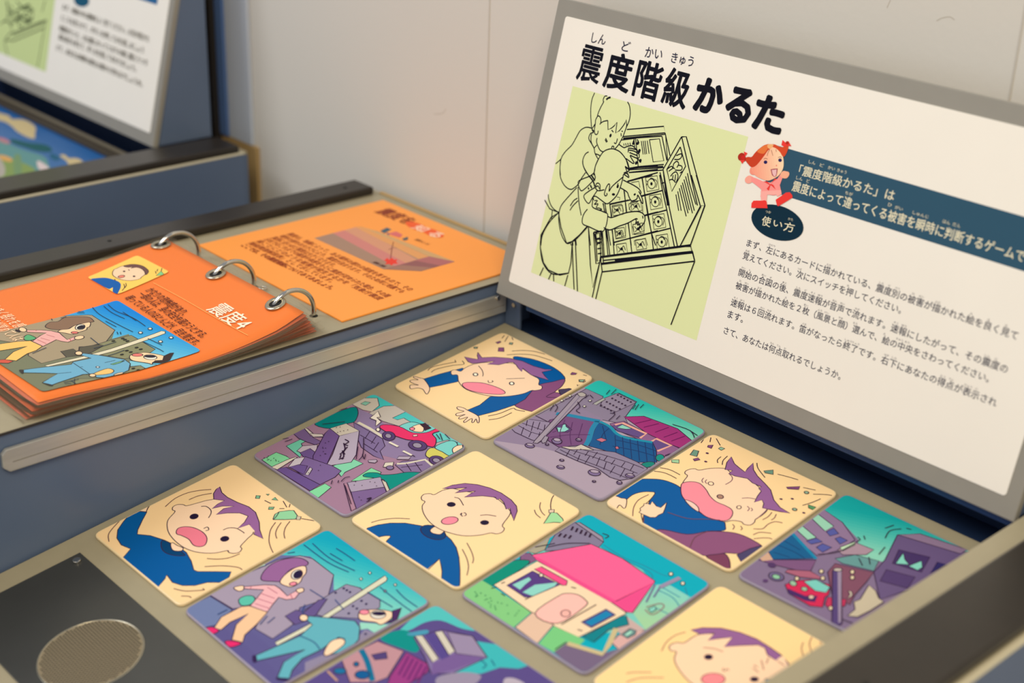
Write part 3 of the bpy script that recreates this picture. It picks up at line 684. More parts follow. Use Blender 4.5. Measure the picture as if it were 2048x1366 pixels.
s.fill('240,675 330,660 600,800 520,850', (104, 80, 140), smooth=0); s.fill('210,660 340,600 400,580 420,580 260,680', (214, 206, 190), smooth=0)
s.fill('480,720 520,660 540,675 510,725', (190, 182, 184), smooth=0); s.fill('430,640 500,650 470,720 350,660', (104, 80, 140), smooth=0)
s.fill('815,785 1085,740 1115,820 850,860', (168, 154, 178), smooth=0); s.fill('850,860 1115,822 1130,860 890,1000', (122, 96, 146), smooth=0); s.fill('1090,760 1130,780 1160,850 1135,860', (206, 196, 180), smooth=0)
s.fill('790,790 820,790 890,990 850,1010', (170, 128, 150), smooth=0)
s.fill('1120,625 1190,620 1180,665 1105,660', (214, 206, 190), smooth=0); s.ell(1160, 665, 30, 16, 0, (130, 110, 150))
s.fill('1230,575 1330,575 1310,600 1215,598', (176, 162, 180), smooth=0); s.fill('985,605 1050,600 1060,612 1040,628 990,622', (176, 162, 180), smooth=0)
s.part = 'printed_vehicles'
s.fill('1240,330 1330,300 1430,320 1500,330 1540,350 1500,390 1380,400 1260,350', (120, 204, 200))
s.fill('1080,345 1110,322 1230,335 1340,385 1450,385 1540,350 1560,370 1500,395 1530,440 1500,500 1360,450 1290,440 1200,410 1150,390', (226, 50, 104))
s.fill('1480,510 1560,520 1640,570 1570,600 1480,590 1445,560', (206, 200, 100)); s.fill('1520,500 1640,450 1700,480 1650,570 1580,540', (120, 204, 200))
for x, y, rx, ry in ((1150, 412, 52, 36), (1382, 488, 75, 40), (1535, 608, 62, 36)):
    s.ell(x, y, rx, ry, 8, (84, 62, 112)); s.ell(x-3, y, rx*.5, ry*.5, 8, (150, 140, 160))
s.fill('1325,350 1390,320 1430,340 1420,380 1350,375', SKIN); s.fill('1400,320 1440,310 1470,335 1490,350 1440,370 1430,345', (60, 34, 50), smooth=0); s.ell(1338, 356, 20, 12, 0, (240, 130, 150), .5)
s.fill('1660,520 1700,490 1760,490 1740,530 1680,560', SKIN); s.fill('1740,490 1775,480 1770,520 1745,520', (60, 40, 60), smooth=0)
s.fill('1345,405 1380,402 1380,415 1345,418', (240, 200, 190), .5, smooth=0)
s.fill('1065,215 1085,260 1055,265 1090,300 1045,335 1050,290 1000,270 1030,245', (230, 220, 206), smooth=0)
s.ell(1065, 362, 16, 14, 0, (236, 226, 210))
s.part = 'printed_line_work'
s.lines('800,440 830,460 800,480 825,490', '790,470 800,520 760,560', '820,500 790,540 800,560', '780,530 790,580 750,600', '790,590 775,600', '770,560 760,590', w=.009)
for i in range(40):
    x, y = random.choice(((720+random.random()*120, 340+random.random()*45), (600+random.random()*80, 450+random.random()*120), (450+random.random()*240, 640+random.random()*90), (860+random.random()*200, 775+random.random()*60), (150+random.random()*130, 575+random.random()*50), (900+random.random()*180, 890+random.random()*50)))
    s.lines('%.0f,%.0f %.0f,%.0f' % (x, y, x+5, y+2), w=.007, smooth=0)
s.lines('580,260 820,190', '620,320 800,300', '905,500 890,600', '950,430 945,560 910,610', '965,560 955,600 940,560', '1530,400 1560,440', '1560,395 1580,450', '1600,400 1640,440', '1160,470 1220,500', '1270,530 1360,580', '750,770 745,790', '770,780 800,750 840,740', '800,810 830,900 850,960', '700,770 690,800', '300,440 350,430', '320,460 380,440')
for a, b in ((1155, 465), (1265, 535)): s.lines('%d,%d %d,%d' % (a, b, a+70, b+35), w=.016, col=(226, 218, 200), smooth=0)
s.lines('975,920 1010,910 985,940 1020,940', w=.01)
s.flush()

# ---- F: pink-roofed house
s = tile([(1177, 1024.5), (1425.5, 1167.5), (1169, 1351), (917.5, 1187.5)], 'turquoise tile of a house with a bright pink roof, third in the second row', False)
s.view(910, 1020, 4); bg(s, (0, 168, 190))
s.fill('600,330 1150,290 1500,480 1620,640 1900,700 1500,960 1000,1000 300,600', (120, 200, 190), line=0, smooth=0)
s.fill('1420,820 1600,600 1700,590 1870,690 1780,800 1640,900 1530,970', ((130, 205, 196), (160, 206, 160), (1700, 620), (1550, 900)), line=0, smooth=0)
s.lines('1190,280 1350,380 1500,440 1640,510 1700,530', '1170,300 1400,420 1560,500 1580,560', '1840,620 1860,680', '1620,640 1740,700 1800,780', '1660,620 1800,700', '1600,780 1720,840', col=(40, 130, 160))
s.part = 'printed_buildings'
s.fill('800,200 960,100 1190,255 1150,300 720,330', (130, 122, 150), smooth=0); s.fill('960,100 1000,100 1180,215 1190,260', (150, 140, 160), smooth=0)
s.fill('540,320 760,220 720,320 640,350', (166, 160, 140), smooth=0); s.fill('530,350 600,345 660,400 580,440 520,400', (130, 90, 130), smooth=0)
s.fill('215,555 400,430 530,400 590,430 320,600 240,600', (0, 140, 120))
s.fill('50,660 210,560 310,620 610,820 470,940 150,750', (130, 200, 130), line=0, smooth=0)
s.fill('310,600 660,410 1300,750 1370,830 990,1020 790,930 610,820', (240, 214, 180), smooth=0)
s.fill('480,940 620,820 790,920 660,1070', (224, 190, 166), smooth=0)
s.fill('670,1070 790,930 1040,1040 1000,1080 790,1140', (120, 200, 130), line=0, smooth=0)
s.fill('790,1140 900,1060 1180,1150 1310,1110 1290,1160 1080,1300 980,1290', (116, 100, 130), line=0, smooth=0)
s.fill('1310,1000 1540,960 1400,1080 1310,1120 1250,1060', (214, 170, 166), smooth=0); s.fill('1370,850 1520,960 1340,1010 1290,960', (196, 170, 166), line=0, smooth=0)
s.fill('620,360 1090,275 1340,390 1600,570 1420,820 1370,820 1250,740 1000,600 640,390', (250, 96, 150), smooth=0)
s.fill('1290,730 1600,575 1420,825 1360,815 1250,740', (232, 76, 140), smooth=0); s.fill('620,365 700,400 1290,730 1250,742 1000,605 650,400', (232, 76, 140), line=0, smooth=0)
s.fill('415,605 620,490 840,600 600,700 560,700', (86, 60, 130), smooth=0)
for q in ('460,600 590,540 610,560 560,600 520,640', '540,660 640,600 740,590 820,580 800,610 620,690'): s.fill(q, (140, 210, 200), 0, smooth=0)
s.fill('635,475 690,455 900,570 890,605 860,605', (240, 80, 140), smooth=0)
s.fill('640,830 830,690 900,670 980,680 1040,720 1045,770 820,910', (250, 190, 180)); s.ell(885, 830, 38, 28, 0, (240, 180, 170), .6)
s.fill('1010,900 1210,795 1285,840 1090,945', (80, 70, 140), smooth=0); s.fill('1040,900 1210,810 1260,840 1090,930', (20, 130, 180), 0, smooth=0)
s.fill('1020,1020 1330,850 1370,850 1390,920 1230,960 1110,1060', (10, 128, 140), smooth=0)
s.fill('1330,1000 1400,950 1450,970 1440,1000 1380,1030', (110, 150, 150), smooth=0); s.fill('1350,1000 1400,965 1430,980 1380,1015', (160, 220, 200), .5, smooth=0)
s.lines('900,1070 1180,1155 1230,1080 1290,950', w=.03, col=(200, 184, 140), smooth=0)
s.lines('1530,780 1640,750 1670,780 1580,840 1520,800', col=(150, 90, 110)); s.fill('1545,795 1600,770 1610,800 1570,825', (130, 205, 190), .6, smooth=0)
s.lines('1640,620 1800,545', w=.028, col=(150, 140, 170)); s.lines('1640,620 1590,700', '1600,600 1530,740', w=.01, col=(110, 110, 150))
for x, y in ((1727, 515), (1822, 590), (690, 525)): s.ell(x, y, 17, 14, 0, (230, 220, 196), .4)
s.part = 'printed_line_work'
for i in range(5): s.lines('%d,%d %d,%d' % (930+i*36, 165+i*14, 945+i*36, 135+i*14), w=.012, smooth=0)
for i in range(3): s.lines('%d,%d %d,%d' % (830+i*40, 215+i*8, 850+i*40, 190+i*8), w=.012, smooth=0)
s.lines('740,300 900,270 1080,270', '640,300 800,270', '370,590 400,580', '290,630 330,620', '370,670 400,690', '560,720 600,700 620,690', '930,620 970,630', '980,960 1020,970', '890,1060 800,1120', '1180,190 1230,210 1200,230', '850,920 1130,760')
for i in range(24): x, y = 130+random.random()*380, 640; y += (x-130)*.35+random.random()*90; s.lines('%.0f,%.0f %.0f,%.0f' % (x, y, x+6, y+4), w=.008, col=(60, 140, 100), smooth=0)
s.flush()

# ---- J: two people running past a pole (also printed on the binder page)
def people(s, hue):
    pass
s = tile([(655, 1056), (864, 1204), (1.99, -3.37, 0), (365, 1220)], 'turquoise tile of a running woman and man in light blue, in the nearest row', False)
s.view(360, 1025, 4); bg(s, (112, 118, 168), (90, 84, 140))
s.fill('760,340 1180,120 2050,700 1750,930 1500,800 1450,600 1230,620 1230,500 1040,350', ((0, 162, 190), (120, 205, 195), (1500, 300), (1200, 600)), line=0, smooth=0)
s.fill('20,780 240,670 420,780 290,900 200,920', (110, 124, 168), smooth=0)
s.fill('240,660 540,490 780,380 960,345 1060,370 1230,500 1180,690 960,760 900,900 740,1010 600,930 700,740 420,770', (162, 150, 172), smooth=0)
s.part = 'printed_buildings'
s.fill('1220,640 1330,575 1430,600 1600,700 1600,760 1430,850 1130,830 1000,780', (148, 142, 168), smooth=0)
s.fill('1380,1040 1480,940 1580,970 1300,1170 1000,1290 1000,1200', (140, 132, 160), line=0, smooth=0); s.fill('1440,880 1700,900 1600,990 1500,930 1440,940', (150, 214, 196), line=0, smooth=0)
s.fill('840,830 930,780 990,800 1110,700 1180,690 1090,820 1000,870 920,900', (100, 84, 140), smooth=0)
s.fill('760,1040 1080,870 1640,505 1660,530 1650,550 1100,900 780,1065', (214, 214, 190), smooth=0)
s.part = 'printed_figures'
s.fill('650,510 690,450 760,400 860,370 960,365 1025,400 1000,430 900,450 840,500 810,550 740,552 660,545', PUR)
s.fill('1000,430 1010,480 980,520 960,560 900,595 850,590 800,560 840,500 920,445', SKIN)
s.ell(905, 572, 30, 15, -10, (240, 140, 160), .5); s.ell(935, 498, 48, 36, -30, (226, 222, 214)); s.ell(942, 498, 36, 26, -40, (30, 18, 60))
s.fill('510,595 680,580 760,585 800,610 860,670 940,620 960,640 920,690 850,700 790,680 740,740 700,795 600,780 560,750 620,680 670,620 520,612', (236, 180, 186), smooth=0)
s.lines('650,650 760,690', '620,690 740,730', '600,730 720,770', '700,600 780,650', '570,595 560,615', '880,650 900,690', col=(190, 110, 130))
s.fill('430,605 470,590 510,590 505,622 465,630', SKIN); s.fill('930,620 980,605 990,630 950,645', SKIN)
s.fill('470,700 520,670 580,670 600,700 560,740 490,745', (90, 190, 170))
s.fill('490,755 560,750 700,800 610,900 520,980 500,1040 415,1020 450,900 550,810 400,880 330,940 270,930 330,840', (240, 196, 156), smooth=0)
s.fill('205,930 260,920 310,945 270,972 230,965', (226, 40, 110)); s.fill('360,1035 420,1030 490,1050 400,1080', (226, 40, 110))
s.fill('1020,830 1240,850 1400,870 1440,920 1430,1020 1340,1110 1200,1140 1190,1100 1320,1010 1270,1000 1130,1100 980,1170 900,1260 870,1340 780,1320 830,1200 1000,1100 610,1190 600,1150 960,990 1060,900 1010,860', (96, 174, 190), smooth=0)
s.fill('1150,1130 1200,1040 1280,1010 1320,1030 1300,1070 1190,1145', SKIN); s.fill('1270,1140 1400,1060 1400,1080 1290,1160', SKIN); s.ell(990, 845, 34, 26, 0, SKIN)
s.fill('1440,790 1530,780 1600,780 1700,800 1690,850 1610,900 1560,880 1440,860', SKIN); s.ell(1475, 800, 40, 20, 0, (240, 140, 160), .5)
s.ell(1585, 820, 62, 34, 0, (226, 220, 210)); s.ell(1590, 812, 50, 14, 2, (30, 18, 60))
s.fill('1700,790 1770,765 1740,850 1720,895 1650,880 1700,860', (72, 40, 96), smooth=0)
s.fill('580,1150 610,1150 615,1195 585,1200', (50, 30, 80), 0); s.fill('770,1325 870,1330 870,1350 790,1345', (50, 30, 80), 0)
for x, y in ((1518, 487), (1448, 535), (1640, 632), (1722, 582)): s.fill('%d,%d %d,%d %d,%d %d,%d' % (x-12, y-2, x+2, y-12, x+13, y, x, y+12), (226, 226, 214), smooth=0)
s.part = 'printed_line_work'
for x, y in ((1245, 645), (1310, 610), (1335, 625), (1360, 640), (1452, 710), (1490, 735), (1385, 752), (1415, 772), (1350, 810), (1485, 975)): s.ell(x, y, 11, 7, -20, (50, 40, 90), 0)
s.lines('1250,290 1330,340 1400,390', '1200,330 1300,390', '1060,250 1200,370 1400,470', '990,260 1180,400 1350,480', '1730,620 1800,690 1900,760', '1600,600 1750,720 1860,800', '1500,640 1700,760', '300,820 380,780', '1040,620 1160,695', '1000,740 980,800 1000,820', '700,830 640,900', '760,840 700,890', '960,990 1070,1040 1120,1100', '860,330 920,320', '660,430 690,430', '1240,700 1310,780', col=(40, 70, 130))
s.lines('530,490 600,450 680,420', w=.014, col=(180, 214, 200))
s.flush()

# ---- K: tile with toppled houses, near edge
s = tile([(872, 1206), (3.06, -2.335, 0), (3.06, -3.35, 0), (2.05, -3.35, 0)], 'purple tile of toppled houses, cut off by the near edge of the photo', False)
s.view(600, 1025, 4); bg(s, (88, 74, 136))
s.fill('800,940 1090,735 1410,930 1300,930 1130,865 1000,880 880,940', (80, 190, 190), line=0)
s.fill('1410,1030 1600,1060 1840,1220 1750,1250 1600,1240 1450,1290 1220,1290 1400,1190 1500,1160', (60, 180, 186), line=0, smooth=0)
s.part = 'printed_buildings'
s.fill('640,1010 800,940 920,980 960,1060 930,1120 820,1090', (0, 140, 136), line=0)
s.fill('330,1170 620,1030 830,1110 700,1320 600,1360 400,1360', (186, 140, 150), smooth=0)
s.fill('570,1140 690,1115 700,1170 600,1180', (80, 64, 120), smooth=0)
s.fill('850,1120 1040,1220 1020,1280 860,1380 700,1380 720,1310', (150, 58, 130), smooth=0)
for i in range(5): s.lines('%d,%d %d,%d' % (870+i*36, 1150+i*20, 790+i*36, 1300+i*20), w=.012, col=(110, 40, 110), smooth=0)
s.fill('910,1000 1130,940 1380,990 1500,1160 1220,1290 1050,1290 1000,1160', (126, 108, 160), smooth=0); s.fill('1240,1130 1500,1162 1230,1260 1050,1300 1060,1210', (116, 90, 150), line=0, smooth=0)
s.fill('1180,960 1380,990 1495,1160 1250,1130', (150, 136, 168), smooth=0)
s.fill('990,980 1070,960 1200,1150 1130,1180', (84, 70, 140), line=0, smooth=0)
s.fill('920,990 980,985 1110,1170 1060,1200', (206, 200, 186), smooth=0); s.fill('1080,960 1140,950 1240,1110 1190,1140', (206, 200, 186), smooth=0)
s.fill('860,970 1010,940 1020,970 900,990', (70, 150, 180), line=0)
s.lines('490,1100 540,1200 580,1350', w=.03, col=(10, 110, 150)); s.ell(320, 1270, 50, 24, 0, (20, 110, 160), .4); s.ell(500, 1300, 60, 34, 0, (10, 90, 150), .4); s.ell(450, 1215, 20, 18, 0, (10, 100, 150), .4)
s.fill('1100,1320 1300,1280 1450,1310 1350,1400 1120,1400', (150, 140, 166), line=0); s.lines('220,1270 300,1350', w=.012, col=(190, 150, 130))
s.lines('1440,1180 1490,1220 1460,1250', '1530,1180 1560,1230', col=(30, 90, 130)); s.fill('1640,1330 1720,1330 1800,1380 1640,1390', (180, 170, 186), line=0)
s.flush()

# ================================================================== BOARDS
BV = Vector((0, math.cos(TH), math.sin(TH)))
def board(o, label, cat='sign board'):
    """o = lower left corner of the board's face; returns a printed surface on the white sheet and its root"""
    o = Vector(o); Wd, Hd = 4.19, 2.156; N = Vector((1, 0, 0)).cross(BV)
    root = empty('instruction_board', tuple(o+Vector((Wd/2, 0, 0))), label, cat, 'instruction boards leaning over the consoles')
    q = lambda a, b: o+Vector((a, 0, 0))+BV*b
    fr = prism('board_frame', [q(0, 0), q(Wd, 0), q(Wd, Hd), q(0, Hd)], N, -0.055, 0, M_grey, root, bevel=0.006)
    # white sheet with rounded corners
    P = []; r = 0.02
    for cx, cy, a0 in ((0.104, 0.119, 180), (4.105, 0.119, 270), (4.105, 2.042, 0), (0.104, 2.042, 90)):
        sx = r if cx < 1 else -r; sy = r if cy < 1 else -r
        for k in range(5):
            a = math.radians(a0+22.5*k); P.append(q(cx+sx+r*math.cos(a), cy+sy+r*math.sin(a)))
    prism('white_sheet', P, N, 0.0005, 0.004, M_white, root)
    # side plates that carry the board
    for sx in (0.012, Wd-0.042):
        w = 0.030; x = o.x+sx
        yb = o.y+0.64; pl = [(x, o.y+0.07, 0.362 if o.z > 0.34 else o.z), (x, yb, 0.362 if o.z > 0.34 else o.z), (x, yb, o.z+1.98), (x, o.y+0.07+0.47, o.z+1.98)]
        prism('side_plate', pl, (1, 0, 0), 0, w, M_blue, root, bevel=0.005)
    s = Surf(q(0, 0)+N*0.004, (1, 0, 0), BV, INK_B, root, step=0.00004)
    s.root = root
    return s
M_white = mat('white_laminate', (242, 236, 224), 0.5, noise=0.008, nscale=25)
INKC = (10, 10, 24)
s = board(hit((992, 585.5), (1, 0, 0), -0.02), 'large grey-framed white board with big black title, standing behind the picture tiles')
s.lc = INKC; s.lw = 0.0082
s.part = 'green_picture'; s.view(0, 0, 1)
s.fill('1145.5,172 1496.5,273.5 1393,681 1062,544.5', (225, 232, 174), line=0, smooth=0)
s.part = 'line_drawing'
s.view(1110, 180, 7.99)
s.lines('635,45 595,140 575,260 572,400 580,540 583,610', '835,98 800,98 775,140 772,180 785,190', '780,190 735,270 695,360 675,430', '1160,190 1190,250 1203,340 1200,420 1180,510 1140,600 1090,740', w=.0082)
s.lines('820,155 850,130 890,118', w=.014)
s.lines('675,430 690,415 715,425 735,470 730,530 715,550', '735,530 770,505 845,487', '675,430 650,480 645,540 630,640 640,700 665,712 685,690 690,650', '640,545 605,600 590,620 625,660')
s.lines('845,487 848,635 910,605 950,570 992,515 970,690 1030,650 1085,580 1118,530 1138,475 1148,560 1135,620', smooth=0, w=.0082)
s.lines('590,620 600,650 615,680 575,690 545,740 545,790 580,850 625,930 640,1010 690,1105', '585,700 575,780 585,850 620,920', '675,765 665,820 680,880 720,960 770,990', '670,880 620,935', '640,1020 680,1030 730,1055', '905,640 935,675', '1065,655 1085,665')
s.ell(888, 728, 17, 32, 15, INKC, 0); s.lines('810,770 840,830', '800,790 825,838', '945,840 975,855 1000,775', '1055,690 1060,740', '905,930 915,900 940,905 940,930', '1090,740 1020,870 955,945', w=.0082)
s.lines('583,610 530,597 470,605 400,655 340,760 270,880 180,970 120,1050 90,1110 10,1180', '95,1110 80,1250 90,1366', '540,990 490,1020 450,1100 445,1180 480,1270 540,1366', '770,990 720,1060 670,1160 640,1240 620,1366', '770,990 830,955 920,940 1010,970 1070,1020 1130,1100 1165,1170 1185,1245', '1120,1225 1180,1275 1190,1290', '1125,1225 1170,1366')
s.lines('1150,632 1740,580 1760,685 1090,745', '1760,685 1840,1050', '1090,770 1765,708 1800,1120', '1710,738 1790,1130', '1090,780 1710,738', '1060,800 1265,775 1275,910', '1290,770 1330,1220', '1330,1225 1740,1190', '1190,1250 1730,1220', '1180,1275 1740,1240', '1190,1320 1720,1280', '1190,1250 1330,1225', smooth=0)
s.lines('1510,795 1670,780 1740,1130 1570,1150 1510,795', '1380,815 1410,1030', '1410,812 1440,1030', '1440,810 1465,1025', '1475,808 1505,1020', '1100,855 1105,890', '1130,850 1138,890', '1165,845 1170,885', '1200,840 1205,880', smooth=0, w=.0072)
s.lines('1025,870 1100,920 1150,905 1230,890 1290,940 1340,1010 1345,1080 1300,1090', '1170,930 1230,935 1320,960', '1180,960 1260,975 1340,1020', '1190,1000 1320,1050', '1200,1040 1260,1070 1330,1100', '1200,1050 1240,1120 1265,1160 1240,1170 1150,1105 1130,1100', '1172,940 1172,1000')
for x, y in ((1255, 850), (1325, 850), (1350, 970), (1300, 1165), (1365, 1130)): s.ell(x, y, 20, 30, 20, INKC, 0)
s.lines('1275,770 1250,830', '1315,785 1345,850', '1310,970 1360,1000', '1330,1105 1375,1160')
s.view(1060, 320, 7.99)
s.lines('490,0 480,150 490,280 540,390 600,450 655,470 700,450 770,390 820,300 890,200', '845,0 850,80 890,180 950,260', '1085,0 1045,100 1025,200 950,260 850,300 770,355 815,490 900,440 1000,340', '1025,200 1045,290 1000,340', '1520,100 1590,165 1500,210 1560,220 1580,280 1500,230 1490,270', '1540,0 1590,165', '1490,270 1370,370 1300,440 1265,500 1275,400 1255,385 1220,440 1190,540 1210,575 1235,550 1225,530', '1190,475 1090,490 1040,440', '1050,450 1060,385 1090,370 1120,400 1120,480', '1060,430 1090,415 1110,460', '1040,440 940,500 860,580 935,695 1000,600 1075,490')
s.lines('1490,270 1450,420 1390,560 1310,650 1230,700 1150,650 1050,580 1000,600', '1410,370 1390,440 1420,400', '1490,320 1540,345 1650,400 1740,460 1775,520 1760,540', '1440,440 1550,510 1580,580 1620,650 1680,640 1715,610 1725,560 1790,690 1805,680 1790,600 1740,500')
s.ell(1335, 550, 26, 20, 0, INKC, 0); s.ell(1405, 425, 14, 26, 10, INKC, 0); s.lines('1660,560 1690,540', '950,260 1010,340 1040,430', '980,240 1040,330', '930,440 945,470', '965,400 990,450', w=.012)
s.lines('1010,600 1000,680 1010,760 1180,830 1245,890 1170,1140 940,1065 845,1020 840,930 870,850 920,785', '770,430 775,560 790,720 820,885', '750,440 640,560 520,700 480,780 465,860 460,960 480,1100 520,1230 585,1330 650,1320 720,1260 800,1190 870,1110 915,1060', '295,550 300,620 340,730 400,800 460,835', '360,790 345,940', '460,840 350,950 270,1060 200,1200 175,1366', '645,735 700,650 760,610', '640,805 690,730 770,650')
s.lines('1030,650 1080,650 1030,710 1090,700 1060,760 1110,770 1150,790 1110,800', '1010,600 1020,640', '1175,690 1190,830', '1200,690 1215,840', '1275,700 1300,910', w=.0072)
s.lines('1245,900 1305,920 1450,870 1600,830 1740,825 1820,870 1840,940 1820,1010 1750,1095', '1180,1080 1250,1115 1310,1110 1420,1060 1560,1010 1690,940 1720,950', '1690,940 1700,980 1690,1010 1735,985 1720,1040 1760,1030 1750,1095', '1800,890 1808,935')
s.lines('1560,340 2045,200', '1790,280 1940,1160 2010,1366', '1790,580 2045,510', '1280,710 1600,640', '1510,500 1540,830', '1840,880 2045,830', '1570,1010 1620,1366', '1340,1320 2045,1130', '1310,1110 1350,1366', '1210,1090 1260,1366', '1245,1100 1290,1366', '1580,200 2045,150', '1580,140 2045,90', smooth=0, w=.0082)
s.lines('1025,1150 1140,1130 1180,1366', '1025,1150 1060,1366', '1050,1160 1130,1150 1150,1366', '1050,1160 1080,1366', '1060,1270 1140,1262', '1070,1320 1145,1312', '935,1075 970,1366', '650,1330 660,1366', '685,1310 690,1366', '735,1280 745,1366', smooth=0, w=.0072)
THIN = .0045
s.lines('1315,770 1310,900', '1315,750 1400,735 1480,725 1495,800 1485,860', '1340,850 1350,780 1420,800 1440,760', '1580,700 1730,660 1700,690 1620,720 1590,780 1620,820', '1580,700 1590,800', '1800,720 1805,840', '1620,990 1640,1190 1830,1130 1830,1000', '1640,1060 1660,1150', '1360,1090 1380,1250 1530,1210 1530,1040', '1370,1160 1440,1120 1500,1220', '1390,1220 1400,1150', '1430,1210 1430,1150', '1665,1290 1850,1250 1880,1366', '1665,1290 1680,1366', '1620,360 1740,340 1760,440', '1390,590 1440,600 1430,640', w=THIN, smooth=0)
s.view(1240, 240, 7.99)
s.lines('985,270 1060,265 1361,1369', '985,270 690,790 760,1366', '990,280 1240,1366', '690,790 790,1366', '965,430 750,790 830,1140 1050,740 965,430', '640,835 770,1366', '670,1010 705,1000', smooth=0, w=.0082)
s.lines('900,570 980,540 985,590 940,630 870,630', '850,760 860,700 910,660 940,700 910,760', '750,790 820,740 850,770', '930,720 990,740 980,800 880,800', '780,820 850,770 880,780', '810,900 850,850 900,830 930,900 900,1000', '840,960 850,880', '880,970 890,870', '790,960 840,950 890,1000', '960,850 1000,820', w=.0072)
for a, b, c, d in ((895, 1190, 940, 1450), (925, 1140, 980, 1450), (950, 1090, 1060, 1540), (975, 1040, 1090, 1490), (1000, 1000, 1110, 1440), (1025, 950, 1160, 1490), (1050, 900, 1190, 1450), (1080, 850, 1110, 1000), (1105, 990, 1215, 1350)): s.lines('%d,%d %d,%d' % (a, b, c, d), smooth=0, w=.0072)
for i in range(2):
    pass
s.view(1180, 350, 7.99)
s.lines('835,40 880,330 925,640 985,920 1015,1190', '1115,0 1160,240 1230,560 1290,850 1350,1140', '1180,0 1240,380 1400,1140', '820,335 1165,245', '880,650 1225,560', '385,1075 1290,850', '600,105 1000,0', '310,465 620,400', '545,240 590,610', '615,770 670,1230', '320,465 345,680', '360,880 390,1280', '210,450 240,600', '240,455 265,610', '200,900 230,1290', '270,880 320,1280', '250,860 290,1280', smooth=0, w=.0082)
s.lines('1700,0 1840,490 1765,490 1620,0', '1840,490 1610,1110', '1765,500 1440,1140', '165,1305 1610,1115 1640,1220 210,1366', '1640,1220 1675,1366', '1640,1245 400,1366', '165,1305 175,1366', smooth=0)
for x, y in ((985, 140), (1045, 430), (1095, 745), (1150, 1070)):
    s.lines('%d,%d %d,%d %d,%d %d,%d %d,%d' % (x-95, y-100, x+90, y-130, x+120, y+90, x-70, y+125, x-95, y-100), w=THIN, smooth=0)
    s.ell(x, y, 62, 78, -10, None, lw=THIN); s.ell(x, y, 18, 26, 0, INKC, 0); s.ell(x+40, y-48, 14, 9, 20, INKC, 0)
    s.lines('%d,%d %d,%d %d,%d' % (x-80, y-50, x-60, y-20, x-85, y+30), '%d,%d %d,%d %d,%d' % (x+65, y-70, x+90, y-20, x+70, y+60), '%d,%d %d,%d %d,%d' % (x-40, y-60, x, y-90, x+60, y-60), w=THIN)
for x, y in ((440, 560), (740, 500), (480, 930), (775, 860), (510, 1180), (815, 1110)):
    s.lines('%d,%d %d,%d %d,%d %d,%d %d,%d' % (x-85, y-70, x+70, y-95, x+95, y+65, x-65, y+90, x-85, y-70), w=THIN, smooth=0)
    s.lines('%d,%d %d,%d %d,%d %d,%d' % (x-60, y-40, x-10, y+10, x+30, y-50, x+60, y+20), '%d,%d %d,%d %d,%d' % (x-50, y+50, x, y, x+40, y+60), w=THIN)
    s.ell(x, y, 20, 24, 0, INKC, 0)
s.view(1040, 400, 4)
s.lines('200,0 240,70 310,100 250,140 170,280 165,380 190,500 230,560 320,600 390,585 410,500 420,340', '190,540 160,605', '255,580 230,635', '270,590 272,650', '385,600 360,688', '420,340 425,500 435,715', '445,320 462,730', '310,100 330,220 375,345 440,325 520,240 545,210', '550,220 565,520 585,700 640,500 645,460', '640,500 580,780', '660,570 608,792', '590,260 650,250 670,510', '590,260 610,510 640,500', '605,270 640,265 650,480 620,490 605,270', '612,310 645,303', '618,350 648,343', '622,390 652,385', '625,430 655,425', smooth=0)
s.lines('645,460 1365,365 1400,490 1210,998', '655,575 1395,490', '645,460 660,570', '650,515 1385,420', '650,508 1385,412', smooth=0); s.lines('650,511 1385,416', w=.014)
s.lines('1480,45 1365,365', '1450,50 1285,365', '1370,370 1280,370 1240,375', smooth=0)
s.lines('165,380 175,290 250,140', '165,380 185,500 260,590 390,585')
# title and its reading aid
s.lift = 0.0005
s.part = 'title_lettering'
def ln(v, a, b, h, body, bold=0.0, col=INKC, part=None, fit=True):
    s.view(*v); A, B = s.P('%s %s' % (a, b)); s.text(body, A, B, h, col, bold, fit)
V1 = (1100, 0, 4)
def height(v, a, b):
    s.view(*v); A, B = s.P('%s %s' % (a, b)); return abs(B[1]-A[1])
hT = height(V1, '205,640', '270,352')
s.view(*V1); A, B = s.P('205,625 1850,1068'); gx = lambda t: s.P(t)[0][0]
for ch, xa, xb, hh, dy_, bo in (('震', '205,610', '450,392', 1.06, -.016, .024), ('度', '418,668', '687,470', 1.05, -.014, .034), ('階', '652,748', '925,530', 1.05, -.018, .030), ('級', '886,792', '1148,592', 1.04, -.016, .032), ('か', '1140,865', '1397,745', .90, .006, .076), ('る', '1398,890', '1618,860', .90, .0, .076), ('た', '1612,1000', '1885,900', .90, -.004, .076)):
    s.text(ch, (gx(xa)+.008, A[1]+dy_+.012), (gx(xb)-.008, A[1]+dy_+.012), hT*hh-.024, INKC, bo)
s.part = 'reading_aid_lettering'
hk = hT*0.27
for t, a, b in (('しん', '328,340', '440,362'), ('ど', '570,405', '635,418'), ('かい', '757,455', '893,478'), ('きゅう', '965,500', '1140,540')): ln(V1, a, b, hk, t, 0.004, (24, 26, 60))
